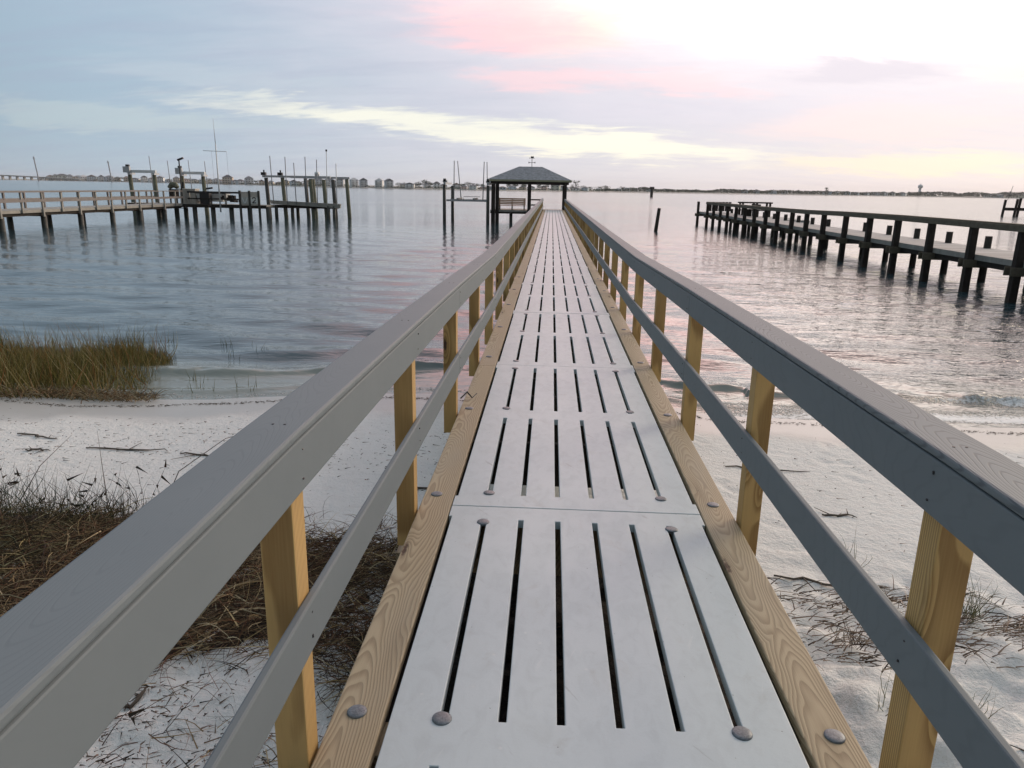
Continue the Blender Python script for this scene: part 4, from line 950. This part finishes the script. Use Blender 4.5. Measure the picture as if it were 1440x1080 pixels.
strands('marsh_stalks', P, Q, rng.uniform(.007, .013, n_), pal(n_, [(.42, .33, .15), (.34, .24, .09), (.48, .40, .22), (.22, .20, .06), (.36, .17, .07)]), M['strand'], nseg=4, bend=np.stack([rng.normal(0, .05, n_), rng.normal(0, .03, n_), 0*h], 1), label='taller bent yellow stalks standing out of the marsh grass on the left', cat='grass', kind='stuff')
# bent dead thatch in front of the marsh grass
n_ = 2600; x = rng.uniform(-12, -4.95, n_); y = 8.38+.12*vnoise(x*1.3, x*0, 21)+rng.normal(0, .10, n_); a = rng.uniform(0, 6.28, n_); l = rng.uniform(.08, .28, n_)
P = np.stack([x, y, gz_(x, y)+rng.uniform(0, .05, n_)], 1); P[:, 2] = np.maximum(P[:, 2], W+.01); Q = P+np.stack([np.cos(a)*l, np.sin(a)*l*.5, rng.uniform(-.01, .12, n_)], 1)
strands('marsh_thatch', P, Q, rng.uniform(.006, .012, n_), pal(n_, [(.30, .22, .12), (.22, .13, .07), (.38, .31, .20), (.12, .09, .05)]), M['strand'], bend=np.stack([l*0, l*0, l*.15], 1), label='brown bent thatch along the foot of the marsh grass', cat='thatch', kind='stuff')
# sparse reeds standing in the shallows
n_ = 45; cx = np.array([(-4.75, 8.9), (-4.5, 8.85), (-4.95, 10.8), (-4.6, 11.2), (-5.4, 11.6), (-4.1, 8.95), (-4.9, 9.3), (-6.5, 11.9)])[rng.integers(0, 8, n_)]
P = np.concatenate([cx+rng.normal(0, .11, (n_, 2)), np.full((n_, 1), W-.03)], 1); Q = P+np.stack([rng.normal(.01, .04, n_), rng.normal(0, .04, n_), rng.uniform(.08, .22, n_)], 1)
strands('shallow_reeds', P, Q, .009, pal(n_, OL[:5]), M['strand'], label='sparse thin reeds standing in the shallows beside the marsh grass', cat='reeds', kind='stuff')

# dark dry straw heap beside and under the boardwalk on the left; its spread below the deck is added to blacken the slots
def straw_m(x, y):
    top = np.interp(x, [-9, -4.2, -3.4, -2.6, -1.9, -1.2, -.5, .2, .9], [5.6, 4.95, 4.85, 4.55, 4.40, 4.45, 4.2, 4.1, 4.1])+.22*vnoise(x*2.2, x*0, 14)
    bot = np.interp(x, [-9, -3.4, -2.1, -1.9, -1.2, -.7, -.6, .9], [2.0, 2.4, 2.75, 2.95, 2.9, 2.5, 1.2, 1.2])+.25*vnoise(x*2.6, x*0, 15)
    holes = np.clip((.40-fbm(x*1.9+5, y*1.9, 61, 3)+np.clip(-2.2-x, 0, 1)*.5)*5, 0, 1)
    return np.clip(np.minimum(np.minimum(top-y, y-bot), .90-x)/.22, 0, 1)*np.where((x > -.75), 1, np.clip(.06+holes, 0, 1))
def straw_inside(x, y): return straw_m(x, y) > rng.random(np.shape(x))*.55+.02
def straw_inside_old(x, y):
    top = np.interp(x, [-9, -4.2, -3.4, -2.6, -1.9, -1.2, -.5, .2], [5.6, 4.95, 4.85, 4.55, 4.40, 4.45, 4.1, 3.4])+.22*vnoise(x*2.2, x*0, 14)
    bot = np.interp(x, [-9, -3.4, -2.1, -1.9, -1.2, -.4, .2], [2.0, 2.4, 2.75, 2.95, 2.9, 2.4, 2.4])+.25*vnoise(x*2.6, x*0, 15)
    return (y < top) & (y > bot) & (x < .15)
def straw_h(x, y):
    return np.clip(.20+.15*fbm(x*1.2, y*1.2, 31), .03, .4)*np.clip((4.75-y)/.7, .12, 1)*np.clip((y-2.7)/.7, .15, 1)
xs_ = np.arange(-7.5, 1.0, .04); ys_ = np.arange(1.0, 5.6, .04); X, Y = np.meshgrid(xs_, ys_); mk = straw_m(X, Y)
under = np.clip((X+.85)/.2, 0, 1)
Zm = ground(X, Y)-.035+np.clip(mk*1.6-.35, 0, 1)*(.06+under*.12+.10*fbm(X*5, Y*5, 6)+.03*fbm(X*14, Y*14, 16))
thm, n, p = mat('matted_dark_straw'); v = wpos(n)
k = n.noise(n.scalev(v, 1, 1.4, 1), 30, 4, .7, 1.5); n.put(p.inputs['Base Color'], n.mix(n.ramp(k, .35, .75), (.008, .006, .005), (.06, .038, .022))); p.inputs['Roughness'].default_value = .9
bump(n, p, k, 1.0, .03)
tag(gridmesh('straw_mat', X, Y, Zm, thm), 'matted dark straw mound beside the boardwalk at the left', 'straw', None, 'stuff')
n_ = 130000; x = rng.uniform(-7.5, .75, n_); y = rng.uniform(1.2, 5.4, n_); k = (straw_inside(x, y) & ((x < -.7) | (rng.random(n_) < .3))) | ((rng.random(n_) < .035) & (y < 5.0) & (x < -.3)); x, y = x[k], y[k]; n_ = len(x)
hh_ = straw_h(x, y); z = gz_(x, y)+hh_*rng.uniform(.0, .85, n_)**1.3; a = rng.normal(.25, 1.0, n_)+np.where(rng.random(n_) < .5, 0, 3.14); l = rng.uniform(.08, .34, n_)
P = np.stack([x, y, z], 1); Q = P+np.stack([np.cos(a)*l, np.sin(a)*l, rng.normal(0, .05, n_)+l*.05], 1)
gi = straw_inside(x, y); 
cS = pal(n_, [(.055, .035, .02), (.10, .065, .035), (.18, .12, .065), (.03, .022, .014), (.26, .185, .10), (.045, .02, .012), (.16, .075, .04)], .35)
hi = rng.random(n_) < .10; cS[hi] = pal(int(hi.sum()), [(.44, .36, .22), (.38, .28, .14)]); cS[x < -3.2] *= np.array([.75, .85, .8]); cS[x > -.75] *= .3  # strands below the deck are coloured darker to stand for shade
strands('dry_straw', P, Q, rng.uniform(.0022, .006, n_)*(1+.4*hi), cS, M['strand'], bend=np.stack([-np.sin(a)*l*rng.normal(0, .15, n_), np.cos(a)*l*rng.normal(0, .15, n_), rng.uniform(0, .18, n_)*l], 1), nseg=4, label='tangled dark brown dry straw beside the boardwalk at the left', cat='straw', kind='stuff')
# upright thin stems on the heap's far edge (dark green to black)
n_ = 2600; x = rng.uniform(-7.5, -2.1, n_); y = np.interp(x, [-9, -4.2, -3.4, -2.6, -1.9], [5.6, 4.95, 4.85, 4.5, 4.35])+rng.normal(-.18, .20, n_); l = rng.uniform(.08, .34, n_)*np.where(x < -3.2, 1.0, .75)
P = np.stack([x, y, gz_(x, y)], 1); Q = P+np.stack([rng.normal(0, .45, n_)*l, rng.normal(.1, .35, n_)*l, l], 1)
strands('dune_stems', P, Q, rng.uniform(.0025, .006, n_), pal(n_, [(.03, .04, .018), (.05, .055, .025), (.02, .018, .012), (.09, .075, .035)]), M['strand'], bend=np.stack([rng.normal(0, .04, n_), rng.normal(0, .03, n_), 0*l], 1), nseg=4, label='thin dark green stems on the far edge of the straw heap', cat='stems', kind='stuff')
# wiry weeds with small dark leaves
def weed(x, y, seed, hgt, label):
    q = np.random.default_rng(seed); z0 = float(ground(x, y)); P_, Q_, W_ = [], [], []; lp_, lq_ = [], []
    for s_ in range(q.integers(4, 8)):
        p_ = np.array([x, y, z0]); dr = np.array([q.normal(0, .5), q.normal(0, .4), 1.0]); dr /= np.linalg.norm(dr)
        for j in range(6):
            nx_ = p_+dr*hgt/6; P_.append(p_); Q_.append(nx_+(nx_-p_)*.1); W_.append(.004); dr = dr+np.array([q.normal(0, .18), q.normal(0, .18), -.08]); dr /= np.linalg.norm(dr)
            if j > 1 and q.random() < .6:
                t_ = nx_+np.array([q.normal(0, .04), q.normal(0, .03), q.normal(0, .03)]); lp_.append(nx_); lq_.append(t_)
            p_ = nx_
    P_, Q_ = np.array(P_+lp_), np.array(Q_+lq_); w_ = np.array([.0042]*len(W_)+[.018]*len(lp_))
    strands('weed', P_, Q_, w_, pal(len(P_), [(.035, .028, .02), (.05, .03, .02)]), M['strand'], nseg=2, label=label, cat='weed')
weed(-3.05, 4.75, 1, .42, 'wiry dark weed with curled leaves at the right end of the straw heap, tallest one')
weed(-2.75, 4.62, 2, .26, 'short dark leafy weed touching the left handrail by the straw heap')
weed(-3.6, 4.85, 3, .34, 'thin twiggy weed in the middle of the straw heap far edge')
weed(-4.35, 5.0, 4, .42, 'spindly weed at the left end of the straw heap far edge')
weed(-1.95, 2.55, 6, .16, 'small green-leaved sprout in the sand under the left handrail')
# long bare stems leaning over the sand
def stem(pts, r_, label):
    b = MB().tube(pts, [r_*(1-.7*i/(len(pts)-1)) for i in range(len(pts))], 5); tag(b.build('bare_stem', barkm, None, True), label, 'stem')
g0 = lambda x, y, h=0: (x, y, float(ground(x, y))+h)
stem([g0(-3.0, 4.85), g0(-2.95, 5.1, .28), g0(-2.75, 5.5, .44), g0(-2.3, 6.0, .50), g0(-1.9, 6.4, .50)], .0045, 'long arching bare stem over the sand near the left handrail')
stem([g0(-3.35, 4.8), g0(-3.55, 5.1, .28), g0(-3.75, 5.4, .5)], .004, 'straight leaning stem behind the straw heap, left of the arching one')
stem([g0(-4.2, 5.0), g0(-4.12, 5.2, .26), g0(-4.0, 5.45, .45)], .0045, 'stiff slanting stem at the far left of the straw heap')
# driftwood twigs lying on the sand
def twig(x, y, l, ang, seed, label):
    q = np.random.default_rng(seed); b = MB(); ps = []
    for j in range(9):
        t_ = j/8*l; xx = x+math.cos(ang)*t_+q.normal(0, .018); yy = y+math.sin(ang)*t_+q.normal(0, .022); ps.append(g0(xx, yy, .008+q.uniform(0, .008)))
    b.tube(ps, [.006, .007, .009, .008, .010, .008, .006, .005, .002], 5)
    for j in range(2, 8, 2): b.tube([ps[j], g0(ps[j][0]+q.normal(0, .10), ps[j][1]+q.normal(0, .10), .02)], [.005, .002], 5)
    tag(b.build('driftwood_twig', barkm, None, True), label, 'twig', 'twigs washed up on the sand')
for a in [(-4.6, 6.45, .9, .0, 1, 'dark branching twig on the sand left of the arching stem'), (-3.6, 6.35, .7, -.15, 2, 'thick dark twig on the sand touching the left handrail'), (-5.6, 6.9, .6, -.35, 3, 'twig on the sand at the far left, nearest the marsh grass'),
          (-5.1, 6.35, .22, .1, 4, 'short black twig below the marsh grass'), (1.55, 6.55, .75, -.12, 5, 'curved dark twig on the sand right of the boardwalk, near the water'), (2.0, 5.35, .3, .1, 6, 'small straight twig on the right-hand sand'),
          (-1.45, 5.6, .5, .1, 7, 'twig on the sand between the left rail posts'), (1.35, 4.3, .7, -.35, 8, 'dark twig lying beside the right edge board'), (1.75, 2.65, .45, -.1, 9, 'dark twig crossing behind the nearest right post'), (-2.3, 2.6, .4, .4, 10, 'black twig on the littered sand below the left handrail'), (-2.0, 2.5, .3, 1.2, 11, 'short black twig below the left handrail, standing across the other')]: twig(*a)
# scattered litter
n_ = 2600; x = np.concatenate([rng.uniform(-8, -.9, 1100), rng.uniform(.9, 8, 300), rng.uniform(-2.6, -1.0, 1200)]); y = np.concatenate([6.6+rng.normal(0, .5, 1100), 6.4+rng.normal(0, 1.0, 300), 2.1+rng.gamma(2, .22, 1200)])
y = np.where((x > -8) & (y > shore(x)-.25), shore(x)-.3, y)
a = rng.normal(0, .5, n_)+np.where(y < 3.2, rng.uniform(-1.2, 1.2, n_), 0); l = rng.gamma(2, .014, n_); P = np.stack([x, y, gz_(x, y)+.006], 1); Q = P+np.stack([np.cos(a)*l, np.sin(a)*l, rng.uniform(0, .01, n_)], 1)
strands('beach_litter', P, Q, rng.uniform(.003, .008, n_), pal(n_, [(.07, .05, .035), (.12, .09, .06), (.03, .025, .02), (.25, .16, .12)]), M['strand'], nseg=2, label='fine bits of dead reed scattered over the sand', cat='litter', kind='stuff')
# wrack line
n_ = 2200; x = rng.uniform(-9, 9, n_); y = shore(x)-.22-.3*np.abs(vnoise(x*.8, x*0, 91))+rng.normal(0, .03, n_); a = rng.normal(0, .4, n_); l = rng.uniform(.01, .05, n_)
P = np.stack([x, y, gz_(x, y)+.006], 1); Q = P+np.stack([np.cos(a)*l, np.sin(a)*l, 0*l], 1)
strands('wrack_line', P, Q, .006, pal(n_, [(.14, .10, .06), (.06, .045, .03)]), M['strand'], nseg=2, label='thin wrack line of debris just above the waterline', cat='litter', kind='stuff')
# reed heaps and tufts on the right-hand sand
n_ = 1200; cen = np.array([(1.55, 3.85, .30, .12), (1.45, 3.45, .12, .09), (2.35, 3.72, .42, .13), (2.9, 3.55, .4, .12), (1.9, 4.05, .3, .08), (3.6, 4.6, .3, .1)]); ki = rng.choice(6, n_, p=[.16, .10, .32, .26, .10, .06])
x = cen[ki, 0]+rng.normal(0, 1, n_)*cen[ki, 2]; y = cen[ki, 1]+rng.normal(0, 1, n_)*cen[ki, 3]; a = rng.normal(-.15, .7, n_); l = rng.gamma(2.2, .055, n_)
P = np.stack([x, y, gz_(x, y)+rng.uniform(.0, .05, n_)], 1); Q = P+np.stack([np.cos(a)*l, np.sin(a)*l*.8, rng.uniform(-.01, .03, n_)], 1); k = np.abs(x) > .95
strands('reed_litter', P[k], Q[k], rng.uniform(.003, .009, n_)[k], pal(n_, [(.24, .17, .12), (.15, .10, .07), (.38, .30, .23), (.07, .05, .035)])[k], M['strand'], bend=np.stack([0*l, 0*l, l*.12], 1)[k], label='brown heaps of washed-up reeds on the right-hand sand', cat='reeds', kind='stuff')
def tuft(x, y, n_, hgt, seed, label, cols):
    q = np.random.default_rng(seed); P = np.stack([q.normal(x, .035, n_), q.normal(y, .03, n_), np.full(n_, float(ground(x, y))-.005)], 1); l = q.uniform(.5, 1, n_)*hgt
    Q = P+np.stack([q.normal(.05, .35, n_)*l, q.normal(0, .3, n_)*l, l*.9], 1)
    strands('grass_tuft', P, Q, .0042, np.array(cols)[q.integers(0, len(cols), n_)], M['strand'], bend=np.stack([q.normal(0, .03, n_), q.normal(0, .03, n_), q.uniform(0, .03, n_)], 1), nseg=4, label=label, cat='grass tuft')
GG = [(.12, .14, .06), (.18, .18, .09), (.09, .10, .05), (.26, .22, .14)]
tuft(2.3, 3.85, 34, .34, 1, 'green grass tuft rising from the reed heap behind the nearest right post', GG)
tuft(2.15, 2.75, 26, .30, 2, 'grass tuft at the lower right corner beside the handrail', GG)
tuft(1.85, 2.95, 9, .30, 3, 'few upright grass blades right of the nearest right post', GG)
tuft(1.45, 2.95, 12, .24, 4, 'sparse grass blades between the right edge board and nearest right post', GG)
tuft(1.9, 4.5, 9, .30, 5, 'thin bent grass blades left of the nearest right post, further up the sand', GG)
tuft(1.5, 3.5, 26, .14, 6, 'low spiky dead grass clump beside the right edge board', [(.10, .07, .05), (.18, .13, .09)])
tuft(-1.35, 4.75, 60, .20, 7, 'small dry brown tuft on the sand between the left rail posts', [(.22, .15, .10), (.14, .09, .06)])
# puddle of twig on the left edge board by the second joint: a small dark seaweed strand
b = MB().tube([(-.80, 5.25, .02), (-.76, 5.32, .05), (-.72, 5.30, .012), (-.69, 5.36, .03)], [.006, .008, .005, .003], 5); thing1('seaweed_strand', b, M['black'], 'short black strand of dried seaweed caught at the left edge board', 'seaweed')

# ------------------------------------------------------------------ air
hz = MB().box(-4300, 4300, -300, 4300, -6, 34).build('haze', bpy.data.materials.new('sea_air')); hm = hz.data.materials[0]; hm.use_nodes = True
ht = hm.node_tree; ht.nodes.clear(); ho = ht.nodes.new('ShaderNodeOutputMaterial'); hv = ht.nodes.new('ShaderNodeVolumePrincipled')
hv.inputs['Color'].default_value = (.95, .95, .97, 1); hv.inputs['Density'].default_value = .00010; hv.inputs['Anisotropy'].default_value = .2
ht.links.new(hv.outputs[0], ho.inputs['Volume']); hz['kind'] = 'stuff'; hz['label'] = 'thin pale sea haze over the bay'
for o in scene.objects:
    if 'label' in o and len(o['label'].replace('-', ' ').split()) > 16: print('LONG', o['label'])
